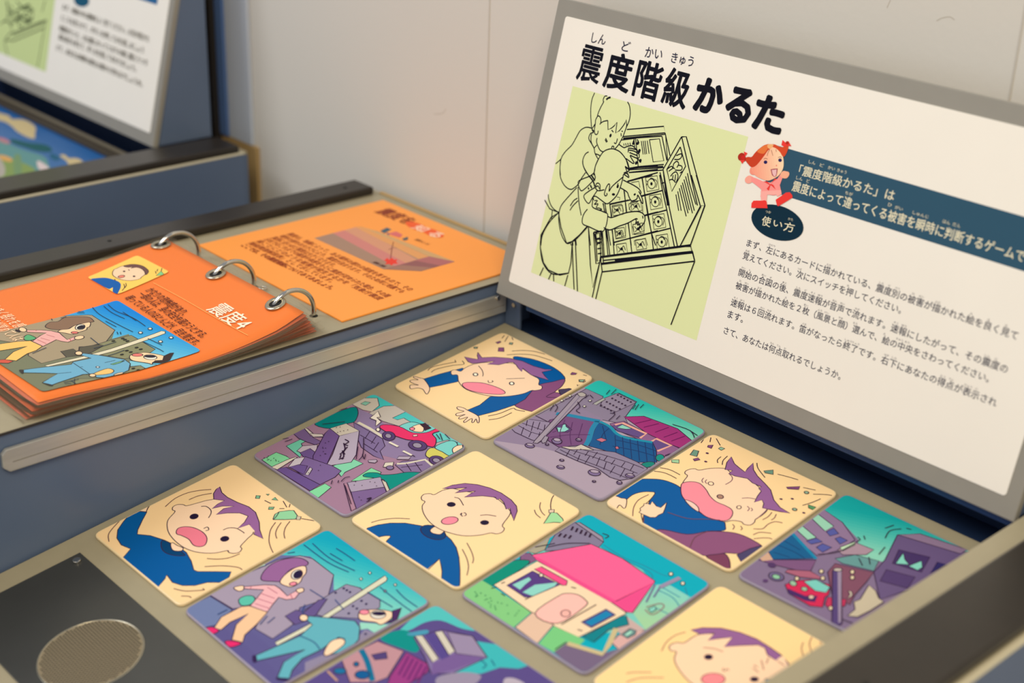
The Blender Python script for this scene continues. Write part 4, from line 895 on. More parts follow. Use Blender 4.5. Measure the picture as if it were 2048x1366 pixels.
# banner
s.lift = 0.0005; s.part = 'blue_banner'
V4 = (1440, 230, 4)
s.view(*V4); a = s.P('440,236 2048,706 2048,1131 580,665')
x0 = a[0][0]; yt = (a[0][1]+a[1][1])/2; yb_ = (a[2][1]+a[3][1])/2
s.poly([(x0, yt), (x0, yb_), (4.04, yb_), (4.04, yt)][::-1], (48, 84, 106)); s.up()
CR = (232, 224, 192)
s.part = 'banner_lettering'
hb = height(V4, '680,480', '700,398')
ln(V4, '625,478', '1385,690', hb, '「震度階級かるた」は', 0.016, CR)
s.view(*V4); A = s.P('572,606')[0]; B = s.ab((2066, 537)); B = (B[0], A[1]); s.text('震度によって違ってくる被害を瞬時に判断するゲームです', A, B, hb*1.05, CR, 0.016)
for t, p, q in (('しん', '708,385', '760,400'), ('ど', '795,410', '828,420'), ('かい', '862,430', '918,446'), ('きゅう', '935,452', '1010,474'), ('しん', '608,512', '658,528'), ('ど', '690,537', '715,545'), ('ちが', '1000,632', '1060,650'), ('ひ', '1340,728', '1372,738'), ('がい', '1398,748', '1460,768'), ('しゅんじ', '1540,792', '1665,832'), ('はん', '1780,862', '1838,880'), ('だん', '1860,886', '1920,905')): ln(V4, p, q, hb*.32, t, 0.004, CR)
# oval
s.part = 'dark_oval'; s.view(*V4)
s.fill([(461+206*math.cos(t)-31*math.sin(t), 861+62*math.cos(t)+132*math.sin(t)) for t in [2*math.pi*i/40 for i in range(40)]], (10, 44, 62), 0, 0)
s.part = 'oval_lettering'
ln(V4, '330,880', '400,898', hb*.95, '使', 0.014, CR); ln(V4, '425,885', '495,905', hb*.55, 'い', 0.02, CR); ln(V4, '507,925', '590,942', hb*.9, '方', 0.014, CR)
ln(V4, '365,782', '408,790', hb*.25, 'つか', 0.0, CR); ln(V4, '545,838', '585,850', hb*.25, 'かた', 0.0, CR)
# printed girl with red pigtails
s.part = 'girl_picture'; s.view(1460, 270, 7.99); g = s
RED = (196, 56, 36); RD2 = (238, 60, 54); SKN = (250, 176, 150); PK = (250, 150, 140)
s.fill('345,520 320,560 325,610 360,635 400,625', (246, 150, 128), 0)
s.fill('330,650 280,660 245,700 250,750 290,775 345,760 400,700', (250, 168, 150), 0)
s.fill('345,670 420,690 530,740 650,760 760,700 830,600 860,640 830,720 800,800 830,940 700,965 600,950 490,990 505,870 420,800 340,740', (252, 152, 146), 0, 0)
s.fill('825,600 860,575 900,580 945,595 950,640 910,690 850,690 810,650', (250, 178, 144), 0)
s.fill('495,900 820,880 830,945 760,985 740,950 600,955 590,1050 500,1050', (252, 176, 166), 0, 0)
s.grad(crom(s.P('350,500 380,380 440,280 540,200 640,160 760,210 840,320 862,430 850,540 790,640 700,700 600,730 480,690 400,640 350,560'), True), (250, 158, 132), (254, 222, 180), *s.P('360,540 860,420')); s.up()
s.fill('640,150 560,160 470,220 400,290 350,350 290,350 250,370 250,400 290,460 350,515 420,490 500,400 560,320 610,250 650,215', (204, 66, 36), 0)
s.fill('640,150 560,165 480,220 440,270 540,300 600,230', (232, 120, 60), 0)
s.fill('620,160 650,150 720,150 800,190 860,190 935,160 930,230 890,320 850,345 800,270 740,215 680,190', (216, 76, 40), 0)
s.fill('600,165 650,145 700,160 660,215 620,215', (244, 180, 120), 0)
s.fill('260,380 230,300 180,288 135,330 140,390 190,420 240,420', (176, 44, 28), 0)
s.fill('225,265 285,290 245,345', RD2, 0, 0); s.fill('165,400 245,400 200,462', RD2, 0, 0); s.ell(215, 360, 34, 34, 0, (206, 40, 34), 0)
s.fill('845,80 890,120 940,100 985,180 920,170 870,190 825,160', RD2, 0, 0); s.ell(920, 125, 26, 26, 0, (176, 44, 28), 0)
for x, y in ((573, 435), (805, 403)): s.ell(x, y, 29, 28, 0, (36, 30, 92), 0)
s.fill('655,550 700,540 768,535 760,600 745,660 710,672 675,640', (168, 70, 84), 0, 0); s.fill('672,560 750,550 745,620 735,655 710,665 685,620', (240, 190, 190), 0, 0)
s.lines('545,385 575,372 605,385', '775,360 810,350 830,365', '640,230 610,290 600,335', '665,240 690,330', '740,230 745,270', col=(180, 120, 96), w=.004)
s.ell(748, 488, 9, 12, 0, (240, 120, 110), 0)
s.fill('540,740 600,745 650,790 700,740 760,700 720,700 660,780 700,800 735,870 690,830 655,800 625,890 590,860 640,800', RD2, 0, 0)
s.fill('345,1165 350,1090 380,1050 430,1048 520,1050 560,1042 590,1060 605,1170 480,1168', RD2, 0, 0)
s.fill('735,1035 830,970 900,920 960,915 1000,960 1005,1000 950,1035 860,1090 775,1140 755,1120', RD2, 0, 0)
s.part = 'body_lettering'
V5 = (1420, 430, 3.2596)
hB = height(V5, '360,245', '372,198')
TX = (44, 44, 66)
LNS = [('まず、左にあるカードに描かれている、震度別の被害が描かれた絵を良く見て', '235,203', '2000,812', {3: 'ひだり', 11: 'えが', 18: 'しん', 19: 'ど', 20: 'べつ', 22: 'ひ', 23: 'がい', 25: 'えが', 29: 'え', 31: 'よ', 33: 'み'}),
       ('覚えてください。次にスイッチを押してください。', '210,285', '1243,638', {0: 'おぼ', 8: 'つぎ', 15: 'お'}),
       ('開始の合図の後、震度速報が音声で流れます。速報にしたがって、その震度の', '183,395', '1935,1028', {0: 'かい', 1: 'し', 3: 'あい', 4: 'ず', 6: 'あと', 8: 'しん', 9: 'ど', 10: 'そく', 11: 'ほう', 13: 'おん', 14: 'せい', 16: 'なが', 21: 'そく', 22: 'ほう', 32: 'しん', 33: 'ど'}),
       ('被害が描かれた絵を２枚（風景と顔）選んで、絵の中央をさわってください。', '163,480', '1815,1086', {0: 'ひ', 1: 'がい', 3: 'えが', 7: 'え', 10: 'まい', 12: 'ふう', 13: 'けい', 15: 'かお', 17: 'えら', 21: 'え', 23: 'ちゅう', 24: 'おう'}),
       ('速報は６回流れます。笛がなったら終了です。右下にあなたの得点が表示され', '132,590', '1865,1243', {0: 'そく', 1: 'ほう', 4: 'かい', 5: 'なが', 10: 'ふえ', 16: 'しゅう', 17: 'りょう', 21: 'みぎ', 22: 'した', 28: 'とく', 29: 'てん', 31: 'ひょう', 32: 'じ'}),
       ('ます。', '112,668', '212,702', {}),
       ('さて、あなたは何点取れるでしょうか。', '86,772', '848,1073', {7: 'なん', 8: 'てん', 9: 'と'})]
for body, a, b, fu in LNS:
    s.view(*V5); A, B = s.P('%s %s' % (a, b)); B = (B[0], A[1]+(B[1]-A[1])*0.5); A = (A[0], A[1])
    s.lift = 0.0006; s.part = 'body_lettering'; s.text(body, A, B, hB*1.06, TX, 0.012)
    s.part = 'small_reading_aid_lettering'
    n = len(body)
    for i, t in fu.items():
        f = (i+0.5)/n; cx = A[0]+(B[0]-A[0])*f; cy = A[1]+(B[1]-A[1])*f+hB*1.12; w = (B[0]-A[0])/n*(0.30*len(t))*.5
        s.text(t, (cx-w, cy), (cx+w, cy), hB*.26, (84, 80, 92), 0.0)
s.flush()

# ---- second board, blurred behind on the left
s = board((-4.57-4.19, -0.23, 0.362), 'grey-framed white board on the second console at the far left')
s.lc = (84, 92, 60); s.lw = 0.012
s.part = 'green_picture'; s.view(0, 0, 6.4)
P = s.P('695,0 585,922 0,672'); 
s.poly([(P[1][0]-1.55, P[1][1]), P[1], (P[1][0], P[1][1]+1.34), (P[1][0]-1.55, P[1][1]+1.34)], (200, 214, 148)); s.up()
s.part = 'line_drawing'
s.lines('0,310 60,270 130,300 150,400 100,460 60,540 100,700', '150,430 560,270 570,340 480,860', '150,530 560,360', '160,460 565,290', '60,520 150,510', '400,120 420,220 300,280', '540,150 580,0', '80,0 100,200 60,270', w=.016)
for i in range(36):
    x, y = 90+random.random()*320, 40+random.random()*300; s.lines('%.0f,%.0f %.0f,%.0f %.0f,%.0f' % (x, y, x+random.uniform(-50, 50), y+random.uniform(-50, 50), x+random.uniform(-60, 60), y+random.uniform(-60, 60)), w=.014, col=(70, 84, 50))
s.part = 'dark_oval'; s.ell(1045, 8, 100, 80, 15, (20, 84, 112), 0)
s.part = 'blue_banner'; s.view(0, 0, 6.4); q = s.P('2010,62 1700,-40')
s.poly([(q[0][0]-2.7, q[0][1]), (q[0][0], q[0][1]), (q[0][0], q[0][1]+.3), (q[0][0]-2.7, q[0][1]+.3)], (40, 100, 150)); s.up()
s.part = 'body_lettering'
for body, a, b in (('まず、地図の中の建物をよく見てください。火災が起きた', '800,125', '1905,545'), ('ところを見つけて、ボタンを押して火を消しましょう', '782,262', '1835,690'), ('時間がたつと、火は風にのってとなりの家に燃えうつり', '760,395', '1880,850'), ('風の向きも考えて、早く火を消してまわりましょう。', '750,505', '1740,925'), ('さて、あなたは何軒の家を火事から守れるでしょうか。', '720,640', '1820,1120')):
    s.view(0, 0, 6.4); A, B = s.P('%s %s' % (a, b)); s.text(body, A, B, 0.062, (84, 78, 64), 0.02)
s.flush()

# ---- blue picture under glass in the second console
def glass_picture():
    tt = math.tan(TAU); N = Vector((0, -math.sin(TAU), math.cos(TAU))); V = Vector((0, math.cos(TAU), math.sin(TAU)))
    o = Vector((-8.74, -0.25, 0.10))
    root = CON2
    q = lambda a, b, h=0: o+Vector((a, 0, 0))+V*b+N*h
    prism('picture_panel', [q(0, -.05), q(4.2, -.05), q(4.2, -4), q(0, -4)], N, -0.05, 0, mat('picture_blue', (24, 92, 156), 0.3), root)
    s = Surf(q(0, 0, 0.0), (1, 0, 0), V, INK_T, root); s.clip = [(1, 0, 0.02), (-1, 0, -4.18), (0, -1, 0.06)]; s.part = 'printed_sea_and_clouds'; s.lc = (90, 100, 90)
    s.view(0, 180, 7.99)
    CRM = (196, 178, 134)
    s.fill('-200,300 0,370 140,410 190,465 350,470 480,520 570,600 560,690 550,775 430,750 270,660 200,590 100,520 0,490 -200,450', CRM, 0)
    s.fill('955,1050 1030,1035 1100,1090 1220,1090 1330,1150 1250,1210 1110,1200 1060,1130', CRM, 0)
    s.fill('180,780 450,840 700,870 820,930 800,990 600,980 400,920 200,850', (20, 84, 90), 0)
    s.fill('-300,800 0,770 150,860 400,960 700,1060 780,1200 760,1366 0,1500 -400,1366', (92, 140, 140), 0)
    s.fill('-300,950 0,1040 200,1100 450,1200 560,1300 300,1500 -300,1500', (124, 146, 84), 0)
    s.fill('590,1150 640,1140 780,1240 720,1290 620,1260', (206, 190, 190), 0); s.fill('-50,760 60,770 160,830 120,860 0,820', (176, 120, 130), 0)
    s.fill('-50,1050 60,1045 190,1100 160,1150 0,1100', (206, 156, 90), 0); s.fill('-60,1100 0,1090 80,1240 60,1366 -60,1366', (166, 160, 150), 0)
    s.fill('230,1050 330,1060 340,1366 230,1340', (110, 140, 100), 0); s.fill('820,1010 960,1080 900,1130 800,1080', (30, 90, 120), 0)
    s.flush()
    # frame bar at the back of the picture
    prism('frame_bar', [q(-0.0, -0.06), q(4.2, -0.06), q(4.2, 0.05), q(0, 0.05)], N, 0.001, 0.03, mat('dark_brown_bar', (58, 50, 38), 0.5), root, bevel=0.004)
    prism('frame_edge', [q(-0.0, 0.035), q(4.2, 0.035), q(4.2, 0.075), q(0, 0.075)], N, 0.031, 0.05, mat('bronze_edge', (112, 104, 86), 0.4), root, bevel=0.004)
glass_picture()
o = box('trim_6', -4.50, -4.36, 0.10, 0.22+0.06, 0.361, 4.5, M_black, bevel=0.006) if False else None

# ================================================================== ORANGE SHEET ON THE DECK
sh = empty('orange_sheet', (-1.1, -0.35, 0.361), 'orange sheet with a layered earth drawing, flat on the deck behind the metal rings', 'information sheet')
C4 = [hit(q, (0, 0, 1), 0.374) for q in ((766, 399.5), (397, 489), (684, 641.5))]
q4 = [(C4[0].x, C4[0].y), (C4[1].x, C4[1].y), (C4[2].x, C4[2].y), (C4[2].x+0.004, C4[0].y)]
prism('sheet_body', [(x, y, 0) for x, y in q4], (0, 0, 1), 0.3605, 0.374, M_osheet, sh, bevel=0.003)
s = Surf((0, 0, 0.374), (1, 0, 0), (0, 1, 0), INK_P, sh); s.lc = (120, 50, 40)
s.part = 'printed_diagram'; s.view(460, 380, 3.793)
s.fill('650,365 810,322 960,280 1110,310 1705,543 1450,617 1165,602', (172, 136, 116), 0, 0)
s.fill('640,365 790,325 1260,585 1165,602', (166, 132, 112), 0, 0)
s.fill('780,328 870,305 1350,560 1255,583', (206, 130, 122), 0, 0)
s.fill('868,306 960,280 1420,530 1345,560', (212, 150, 118), 0, 0)
s.fill('950,282 1000,278 1510,505 1430,525', (224, 158, 98), 0, 0)
s.fill('1000,280 1110,312 1705,543 1510,503', (206, 164, 112), 0, 0)
s.fill('1510,505 1705,545 1450,617 1165,602', (146, 92, 92), 0, 0); s.fill('1510,505 1705,545 1600,575 1400,535', (176, 106, 106), 0, 0); s.fill('1300,570 1540,590 1450,617 1165,602', (160, 116, 100), 0, 0)
s.fill('1170,535 1195,515 1205,530 1230,515 1245,530 1270,525 1260,545 1275,560 1240,560 1225,575 1210,562 1175,565 1190,548', (232, 60, 44), 0, 0)
s.lines('1240,395 1230,440 1218,520', '1205,455 1230,440 1265,440', w=.006)
s.part = 'printed_buildings'
for q, c in (('1140,310 1190,285 1225,300 1170,330', (70, 96, 110)), ('1200,330 1260,315 1310,340 1290,362 1230,345', (216, 110, 110)), ('1305,370 1350,355 1350,378 1320,385', (70, 90, 100)), ('1180,320 1215,335 1200,345', (130, 100, 120))): s.fill(q, c, 0, 0)
s.part = 'title_lettering'
def sl(t, a, b, h, col, bold): A, B = s.P('%s %s' % (a, b)); s.text(t, A, (B[0], A[1]+(B[1]-A[1])*.5), h, col, bold)
sl('震度を', '1090,168', '1330,258', .165, (140, 56, 30), .03)
s.ell(1415, 277, 88, 27, 18, (240, 96, 44), 0); s.ell(1537, 325, 88, 27, 18, (240, 96, 44), 0)
sl('知', '1365,290', '1455,318', .12, (255, 224, 196), .02); sl('る', '1487,338', '1575,362', .11, (255, 224, 196), .03)
s.part = 'body_lettering'
BR = (150, 62, 28)
for t, a, b, bd in (('震度は、地震によって、ある場所の揺れの程度を表すもので、その', '425,337', '1365,765', .01), ('場所の揺れの大きさにより、震度が決まります。そのため同じ地震でも', '365,352', '1305,780', .01), ('震源に近いほど震度は大きくなります。', '305,366', '780,582', .01), ('日本ではこれまでの観測や体感をもとに震度が定められた場合、その階', '250,380', '1200,812', .01), ('級ごとにどのような被害が発生するかを「気象庁震度', '190,393', '1140,834', .01), ('階級関連解説表」として示しています。', '130,408', '770,700', .01), ('ここでは、その震度階級についてみてみましょう。', '75,425', '762,755', .03)): sl(t, a, b, .062, BR, bd)
sl('震源のしくみ', '1395,380', '1500,418', .04, (110, 60, 40), .01); sl('震源', '1075,550', '1165,590', .035, (80, 40, 40), .01)
s.flush()

# ================================================================== RING BINDER
YR = [(-1.55, .555), (-1.614, .538), (-1.82, .464), (-2.0, .434), (-2.16, .413), (-2.4, .396), (-2.77, .395), (-3.07, .420), (-3.30, .440), (-3.52, .450)]
YL = [(-1.62, .535), (-1.69, .528), (-1.88, .51), (-2.09, .485), (-2.3, .462), (-2.56, .447), (-2.94, .442), (-3.52, .448)]
def prof(tab, y):
    tab = sorted(tab)
    if y <= tab[0][0]: return tab[0][1]
    for (a, za), (b, zb) in zip(tab, tab[1:]):
        if y <= b: return za+(zb-za)*(y-a)/(b-a)
    (a, za), (b, zb) = tab[-2:]; return zb+(y-b)*(zb-za)/(b-a)
XR_, XL_ = -0.13, -1.9
def zsm(x, y):
    t = max(-0.1, min(1.05, (XR_-x)/(XR_-XL_))); t = t*t*(3-2*t) if 0 < t < 1 else t
    return prof(YR, y)*(1-t)+prof(YL, y)*t
KY = [-3.72+0.085*i for i in range(27)]; KX = [-2.3+0.2*i for i in range(13)]
def ztop(x, y):
    i = max(0, min(len(KX)-2, int((x-KX[0])/0.2))); j = max(0, min(len(KY)-2, int((y-KY[0])/0.085)))
    u = (x-KX[i])/0.2; v = (y-KY[j])/0.085
    z = ZG[i][j], ZG[i+1][j], ZG[i][j+1], ZG[i+1][j+1]
    if u+v <= 1: return z[0]+(z[1]-z[0])*u+(z[2]-z[0])*v
    return z[3]+(z[2]-z[3])*(1-u)+(z[1]-z[3])*(1-v)
ZG = [[zsm(x, y) for y in KY] for x in KX]
class PageSurf(Surf):
    def ab(s, px):
        z = .45
        for _ in range(14):
            h = hit(px, (0, 0, 1), z); z = 0.5*z+0.5*ztop(h.x, h.y)
        return (h.x, h.y)
    def p3(s, a, b, l): return Vector((a, b, ztop(a, b)+s.base+l))
    def diag(s, q):
        mx = sum(p[0] for p in q)/len(q); my = sum(p[1] for p in q)/len(q)
        i = max(0, min(len(KX)-2, int((mx-KX[0])/0.2))); j = max(0, min(len(KY)-2, int((my-KY[0])/0.085)))
        a, b, c = 1/0.2, 1/0.085, 1+KX[i]/0.2+KY[j]/0.085
        return [w for w in (clipconv(q, a, b, c), clipconv(q, -a, -b, -c)) if len(w) > 2]
def sheet_mesh(name, x0, x1, y0, y1, zf, m, parent, th=0.003, cut=0.0):
    """thin curved sheet following zf(x, y); y0 is the far (ring) edge"""
    xs = [x0]+[k for k in KX if x0 < k < x1]+[x1]; ys = [y1]+[k for k in KY if y1 < k < y0]+[y0]
    vs = []; fs = []; n = len(xs); mM = len(ys)
    for l in (0, th):
        for j, y in enumerate(ys):
            for i, x in enumerate(xs):
                xx_, yy_ = x, y
                if cut:
                    if j in (0,) and i in (0, n-1): yy_ = y+cut; xx_ = x+(cut*.4 if i == 0 else -cut*.4)
                    if j == mM-1 and i in (0, n-1): yy_ = y-cut; xx_ = x+(cut*.4 if i == 0 else -cut*.4)
                vs.append((xx_, yy_, zf(xx_, yy_)+l))
    K = n*mM
    for j in range(mM-1):
        for i in range(n-1):
            a = j*n+i; fs += [[a, a+1, a+n], [a+1, a+n+1, a+n], [K+a, K+a+n, K+a+1], [K+a+1, K+a+n, K+a+n+1]]
    for i in range(n-1): fs.append([i, K+i, K+i+1, i+1]); b = (mM-1)*n+i; fs.append([b, b+1, K+b+1, K+b])
    for j in range(mM-1): a = j*n; fs.append([a, a+n, K+a+n, K+a]); a += n-1; fs.append([a, K+a, K+a+n, a+n])
    return raw(name, vs, fs, m, parent, smooth=True)
binder = empty('ring_binder', (-1.1, -1.40, 0.361), 'three-ring flip book of orange laminated pages on the deck at the left', 'flip book')
NP = 7
sizes = []
for k in range(NP-1, -1, -1):
    t = k/(NP-1)
    f = 1-t*0.97; dyk = 0.095*t; xj = (0.0, .012, -.008, .015, .004, .02, .006)[k]; yj = (0, -.02, .015, -.045, -.03, -.06, -.085)[k]
    zf = lambda x, y, f=f, t=t, dyk=dyk: 0.3635+max(0.0, (ztop(x, y-dyk)-0.0025-0.3635))*f
    if k == 0: zf = lambda x, y: ztop(x, y)-0.0030
    pg = sheet_mesh('page', -1.935+xj, -0.155+xj*.5, -1.625+dyk, -3.51+yj, zf, M_page if k == 0 else M_paper, binder, th=0.0020)
    if k == 0: tag(pg, 'top page, orange with a picture of two running people'); top_page = pg
    sheet_mesh('clear_sleeve', -1.985+xj, -0.105+xj*.5, -1.575+dyk, -3.56+yj, (lambda x, y, zf=zf: zf(x, y)+0.0030), M_sleeve, pg, th=0.0015, cut=0.03)
    if k == 0:
        pass
RX = [(-1.845, -1.700), (-1.105, -1.705), (-0.385, -1.700)]
for i, (rx, ry) in enumerate(RX):
    hx = hit(((322.4, 504), (432, 558.8), (551, 616))[i], (0, 0, 1), (.477, .486, .493)[i])
    rx, ry = hx.x, hx.y
    zc = ztop(rx, ry)
    sl_ = (ztop(rx, ry+.05)-ztop(rx, ry-.05))/.1; N = Vector((0, -sl_, 1)).normalized()
    torus('grommet', (rx, ry, zc+0.010), N, (1, 0, 0), 0.058, 0.017, M_brass, top_page, flat=0.55, n=32)
    disc('punched_hole', (rx, ry, zc+0.006), N, (1, 0, 0), 0.046, 0.002, M_hole, top_page, n=24)
    # ring: arc in the vertical plane through hole, crown and foot
    p1, p2, p3_ = (ry+.002, zc-.0), (ry+0.185, zc+0.062), (ry+0.300, 0.372)
    ax, ay, bx, by, cx, cy = *p1, *p2, *p3_
    D = 2*(ax*(by-cy)+bx*(cy-ay)+cx*(ay-by))
    ux = ((ax*ax+ay*ay)*(by-cy)+(bx*bx+by*by)*(cy-ay)+(cx*cx+cy*cy)*(ay-by))/D
    uy = ((ax*ax+ay*ay)*(cx-bx)+(bx*bx+by*by)*(ax-cx)+(cx*cx+cy*cy)*(bx-ax))/D
    rr = math.hypot(ax-ux, ay-uy); a1 = math.atan2(ay-uy, ax-ux); a3 = math.atan2(cy-uy, cx-ux)
    a1 += math.radians(28)
    pts = [(rx-0.0+0.03*(j/30), ux+rr*math.cos(a3+(a1-a3)*(j/30)), uy+rr*math.sin(a3+(a1-a3)*(j/30))) for j in range(31)]
    pts = [(rx+0.012-0.03*(j/30), q[1], q[2]) for j, q in enumerate(pts)]
    pts = [(pts[0][0], pts[0][1], 0.3622)]+pts
    rg = tube('ring', pts, 0.0165, M_steel, binder, n=14)
    disc('ring_socket', (pts[0][0], pts[0][1], 0.3606), (0, 0, 1), (1, 0, 0), 0.030, 0.0015, M_hole, rg, n=20)
lt = torus('latch', (-1.0, -1.395, 0.379), (0.2, 0.1, 1), (1, 0, 0), 0.028, 0.008, M_steel, binder, n=18)
s = PageSurf((0, 0, 0.45), (1, 0, 0), (0, 1, 0), INK_P, top_page); s.base = 0.0060; s.ys = KY; s.xs = KX; s.step = 0.00005
s.lift = 0.0; s.lc = (52, 44, 50); s.lw = .006
# small portrait
s.part = 'small_portrait'; s.view(0, 430, 6.018)
def rquad(pts, r=0.03):
    Q = s.P(pts); out = []
    for i in range(4):
        p, a, b = Vector(Q[i]), Vector(Q[i-1]), Vector(Q[(i+1) % 4]); u, v = (a-p).normalized(), (b-p).normalized()
        for k in range(5): t = k/4; out.append(tuple(p+u*r*(1-t)**2+v*r*t**2))
    if area2(out) < 0: out = out[::-1]
    return out
def clip_of(P):
    o = []
    for i in range(len(P)):
        a, b = P[i], P[(i+1) % len(P)]; dx, dy = b[0]-a[0], b[1]-a[1]; l = math.hypot(dx, dy)
        if l > 1e-4: o.append((-dy/l, dx/l, (-dy*a[0]+dx*a[1])/l))
    return o
Q = rquad('1650,492 2040,692 1410,965 1048,758'); s.poly(Q, (254, 208, 100)); s.up(); s.clip = clip_of(Q)
s.fill('1095,785 1180,768 1270,765 1360,785 1440,820 1455,870 1430,930 1400,965 1330,910 1200,850', (0, 92, 172), 0)
s.fill('1310,905 1360,880 1355,935', (254, 208, 100), 0, 0)
s.fill('1375,665 1400,655 1470,625 1560,610 1650,625 1745,680 1750,720 1700,760 1690,775 1640,790 1560,800 1470,790 1400,765 1360,735 1355,700', (252, 212, 176))
s.fill('1490,625 1560,605 1640,605 1720,625 1780,670 1785,700 1755,730 1740,690 1700,655 1640,640 1580,650 1600,635 1540,640', (112, 76, 72))
s.ell(1462, 750, 40, 16, -8, (230, 130, 110), .6); s.ell(1495, 688, 16, 9, 0, (40, 30, 40), 0); s.ell(1615, 748, 17, 9, 0, (40, 30, 40), 0)
s.fill('1880,740 1940,685 1980,730', (130, 205, 140), 1, 0); s.lines('1900,660 1890,690', '1870,685 1880,715', '1950,650 1940,690', '1470,920 1500,880 1490,840', '1500,890 1520,860 1515,830', '1380,780 1390,800', '1545,665 1560,680')
s.clip = None
# large picture
s.part = 'large_picture'; s.view(0, 600, 6.018)
Q = rquad('1410,10 2425,620 515,1118 -427,500', 0.035); s.poly(Q, (122, 126, 100)); s.up(); s.clip = clip_of(Q)
s.fill('700,215 1400,0 2500,600 1850,810 1700,700 1550,420 1350,480 1380,380 1110,190 900,200', ((0, 130, 220), (110, 195, 225), (2000, 250), (1500, 560)), 0, 0)
s.fill('-400,440 0,390 380,290 720,205 1060,190 1110,195 1385,375 1240,560 950,575 950,615 800,700 500,775 340,680 380,500 130,520', (168, 152, 124), 1, 0)
s.fill('1340,490 1580,435 1640,470 1870,605 1810,645 1700,690 1500,720 1150,660 1000,640 960,600', (138, 138, 104), 1, 0)
s.fill('730,630 880,600 950,640 960,580 1200,545 1250,560 1110,640 1000,680 880,690 800,700', (92, 88, 74), 1, 0)
s.fill('1570,820 1690,800 1780,840 1900,830 1300,1100 900,1150 900,960 1300,950', (138, 138, 104), 1, 0)
s.fill('1560,740 1880,790 1880,820 1760,840 1690,800 1570,810', (130, 200, 220), 1, 0)
s.fill('540,800 1000,690 1940,385 1990,390 1990,415 1950,430 1100,700 580,815', (228, 220, 190), 1, 0)
s.fill('545,330 600,280 700,270 800,220 1050,215 1125,260 1120,275 1030,290 900,320 800,370 700,370 600,360', (140, 110, 88))
s.fill('1040,285 1090,285 1080,330 1050,345 1040,370 950,400 870,425 790,410 700,395 740,370 830,360 900,320', (250, 214, 170)); s.ell(900, 405, 42, 14, 0, (226, 120, 110), .5); s.ell(965, 340, 60, 34, -12, (232, 226, 206)); s.ell(975, 342, 50, 24, -14, (34, 30, 46), 0)
s.fill('320,375 500,375 620,385 720,410 750,440 810,490 910,450 930,480 820,520 740,510 680,490 520,570 390,510 490,440 560,410 330,400', (238, 178, 172), 1, 0)
s.lines('490,470 600,500', '450,490 560,540', '560,430 660,460', '420,370 440,385', '840,480 860,510', col=(190, 110, 110))
s.ell(275, 370, 48, 26, 10, (250, 214, 170)); s.ell(955, 465, 60, 22, -8, (250, 214, 170)); s.ell(215, 385, 34, 14, 20, (50, 40, 46), 0)
s.fill('290,460 340,430 420,460 430,480 360,500 300,495', (90, 176, 120))
s.fill('-100,560 200,515 370,505 510,570 440,620 330,660 200,745 60,730 160,640 330,570 160,600 -100,640', (248, 200, 110), 1, 0); s.fill('-80,740 60,730 160,750 100,775 -60,770', (214, 90, 70), 1, 0)
s.fill('1000,655 1200,680 1500,730 1570,780 1550,860 1440,910 1260,950 1160,945 1150,920 1330,900 1370,860 1290,840 1150,895 1080,905 1000,910 620,1040 510,1010 700,900 280,890 285,855 860,790 880,760 1100,715 980,680', (112, 176, 208), 1, 0)
s.lines('880,770 970,830 1080,905', '700,900 860,885', '1260,770 1390,740', '1380,790 1500,750', '970,820 1000,820', col=(40, 60, 80))
s.fill('1130,900 1290,840 1370,862 1330,900 1150,920', (248, 200, 120)); s.ell(1115, 922, 40, 18, 0, (250, 214, 170)); s.ell(1430, 905, 60, 12, -14, (250, 214, 170)); s.ell(950, 655, 45, 22, 0, (250, 214, 170)); s.ell(1178, 823, 22, 9, 0, (220, 224, 224))
s.fill('1330,790 1500,740 1450,770 1360,795', (130, 200, 140), .6, 0)
s.fill('1560,700 1600,665 1700,650 1780,650 1980,690 1970,740 1850,760 1830,790 1780,775 1600,745', (250, 214, 170)); s.ell(1655, 677, 66, 18, 0, (230, 124, 116), .5); s.ell(1810, 705, 80, 30, 4, (232, 230, 214)); s.ell(1805, 695, 72, 16, 2, (34, 30, 46), 0)
s.fill('1975,690 2050,655 2090,650 2040,740 1960,775 1840,770 1870,745 1960,740', (60, 44, 40), 1, 0)
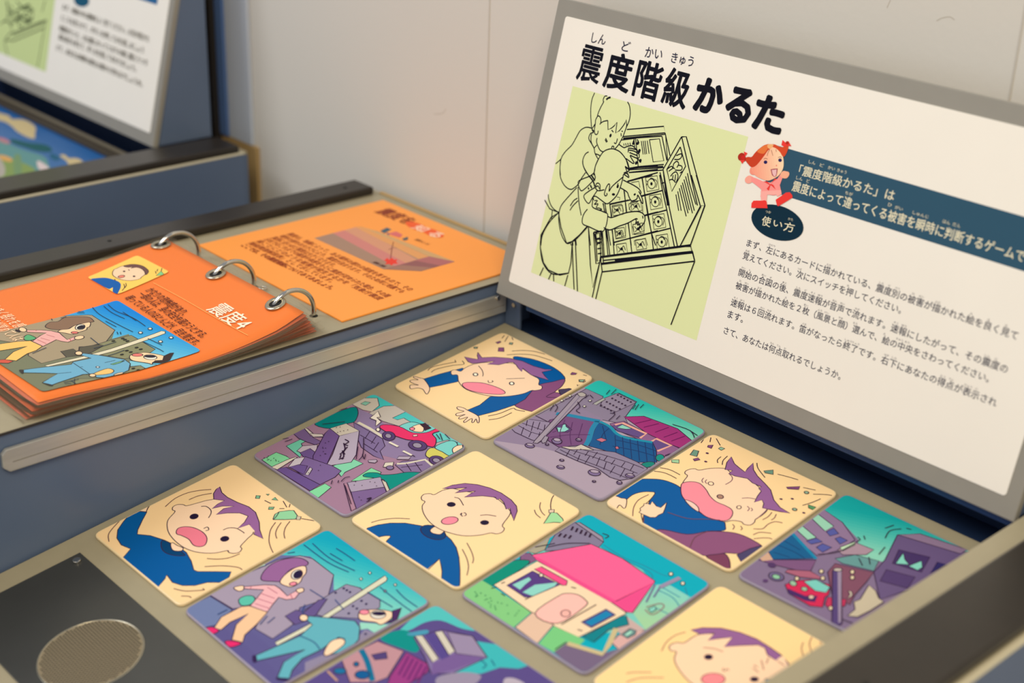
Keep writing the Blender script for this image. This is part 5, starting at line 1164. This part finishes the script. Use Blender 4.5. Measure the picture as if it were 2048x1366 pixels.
s.fill('230,860 285,858 285,895 260,900', (60, 56, 54), 0); s.fill('510,1010 640,1040 600,1050', (60, 56, 54), 0)
for x, y in ((1365, 508), (1478, 478), (1505, 493), (1535, 510), (1645, 588), (1695, 608), (1528, 625), (1575, 642), (1468, 672), (1605, 840), (1665, 858)): s.ell(x, y, 24, 8, -8, (44, 44, 44), 0)
for x, y in ((1808, 362), (1692, 410), (1932, 518), (2060, 470)): s.ell(x, y, 24, 13, 0, (228, 226, 214))
s.lines('1110,100 1200,190 1400,300 1600,400', '1250,90 1350,170 1500,240', '1300,70 1400,150 1600,230 1750,330', '1480,160 1640,265', '1270,270 1400,340', '1730,520 1900,600 1970,640', '1780,480 1950,560', '1410,400 1420,430', '1450,400 1455,430', '920,155 1010,155', '930,170 1020,172', '720,210 620,240', '380,295 620,240 610,225 630,260', '1090,470 1190,550', '730,235 800,215', '1130,600 1400,520', '1300,690 1500,620', '770,1010 950,970', '780,1025 860,1020', '860,990 940,1040', '390,660 560,590', col=(40, 60, 84))
s.clip = None
# lettering on the page
s.part = 'page_lettering'; s.lift = 0.0003
DK = (84, 34, 26); WH = (255, 240, 214)
s.view(300, 440, 6.018)
a, b, c = s.P('668,1092 1215,1305 835,960'); e = s.P('1345,1195')[0]
s.text('震度4', (a[0], a[1]), (e[0], a[1]-.005), abs(c[1]-a[1])*1.02, WH, 0.015)
s.lines('40,765 400,960 800,1190 1180,1400', col=(255, 176, 96), w=.006)
s.view(0, 0, 1)
for t, a, b in (('かなりの恐怖感があり、', '288.5,583', '379,627'), ('一部の人は、身の安全を図ろうとする。', '271.5,591', '418.5,671.5'), ('眠っている人のほとんどが、目を覚ます。', '247.5,598', '406.5,685')):
    A, B = s.P('%s %s' % (a, b)); s.text(t, A, (B[0], A[1]), .074, DK, .010)
s.lift = 0.0045
for t, a, b in (('大きく揺れを感', '-28,618', '50,655'), ('目が覚めて人は', '-28,646', '44,682')):
    A, B = s.P('%s %s' % (a, b)); s.text(t, A, (B[0], A[1]), .09, (255, 218, 178), .01)
s.flush()
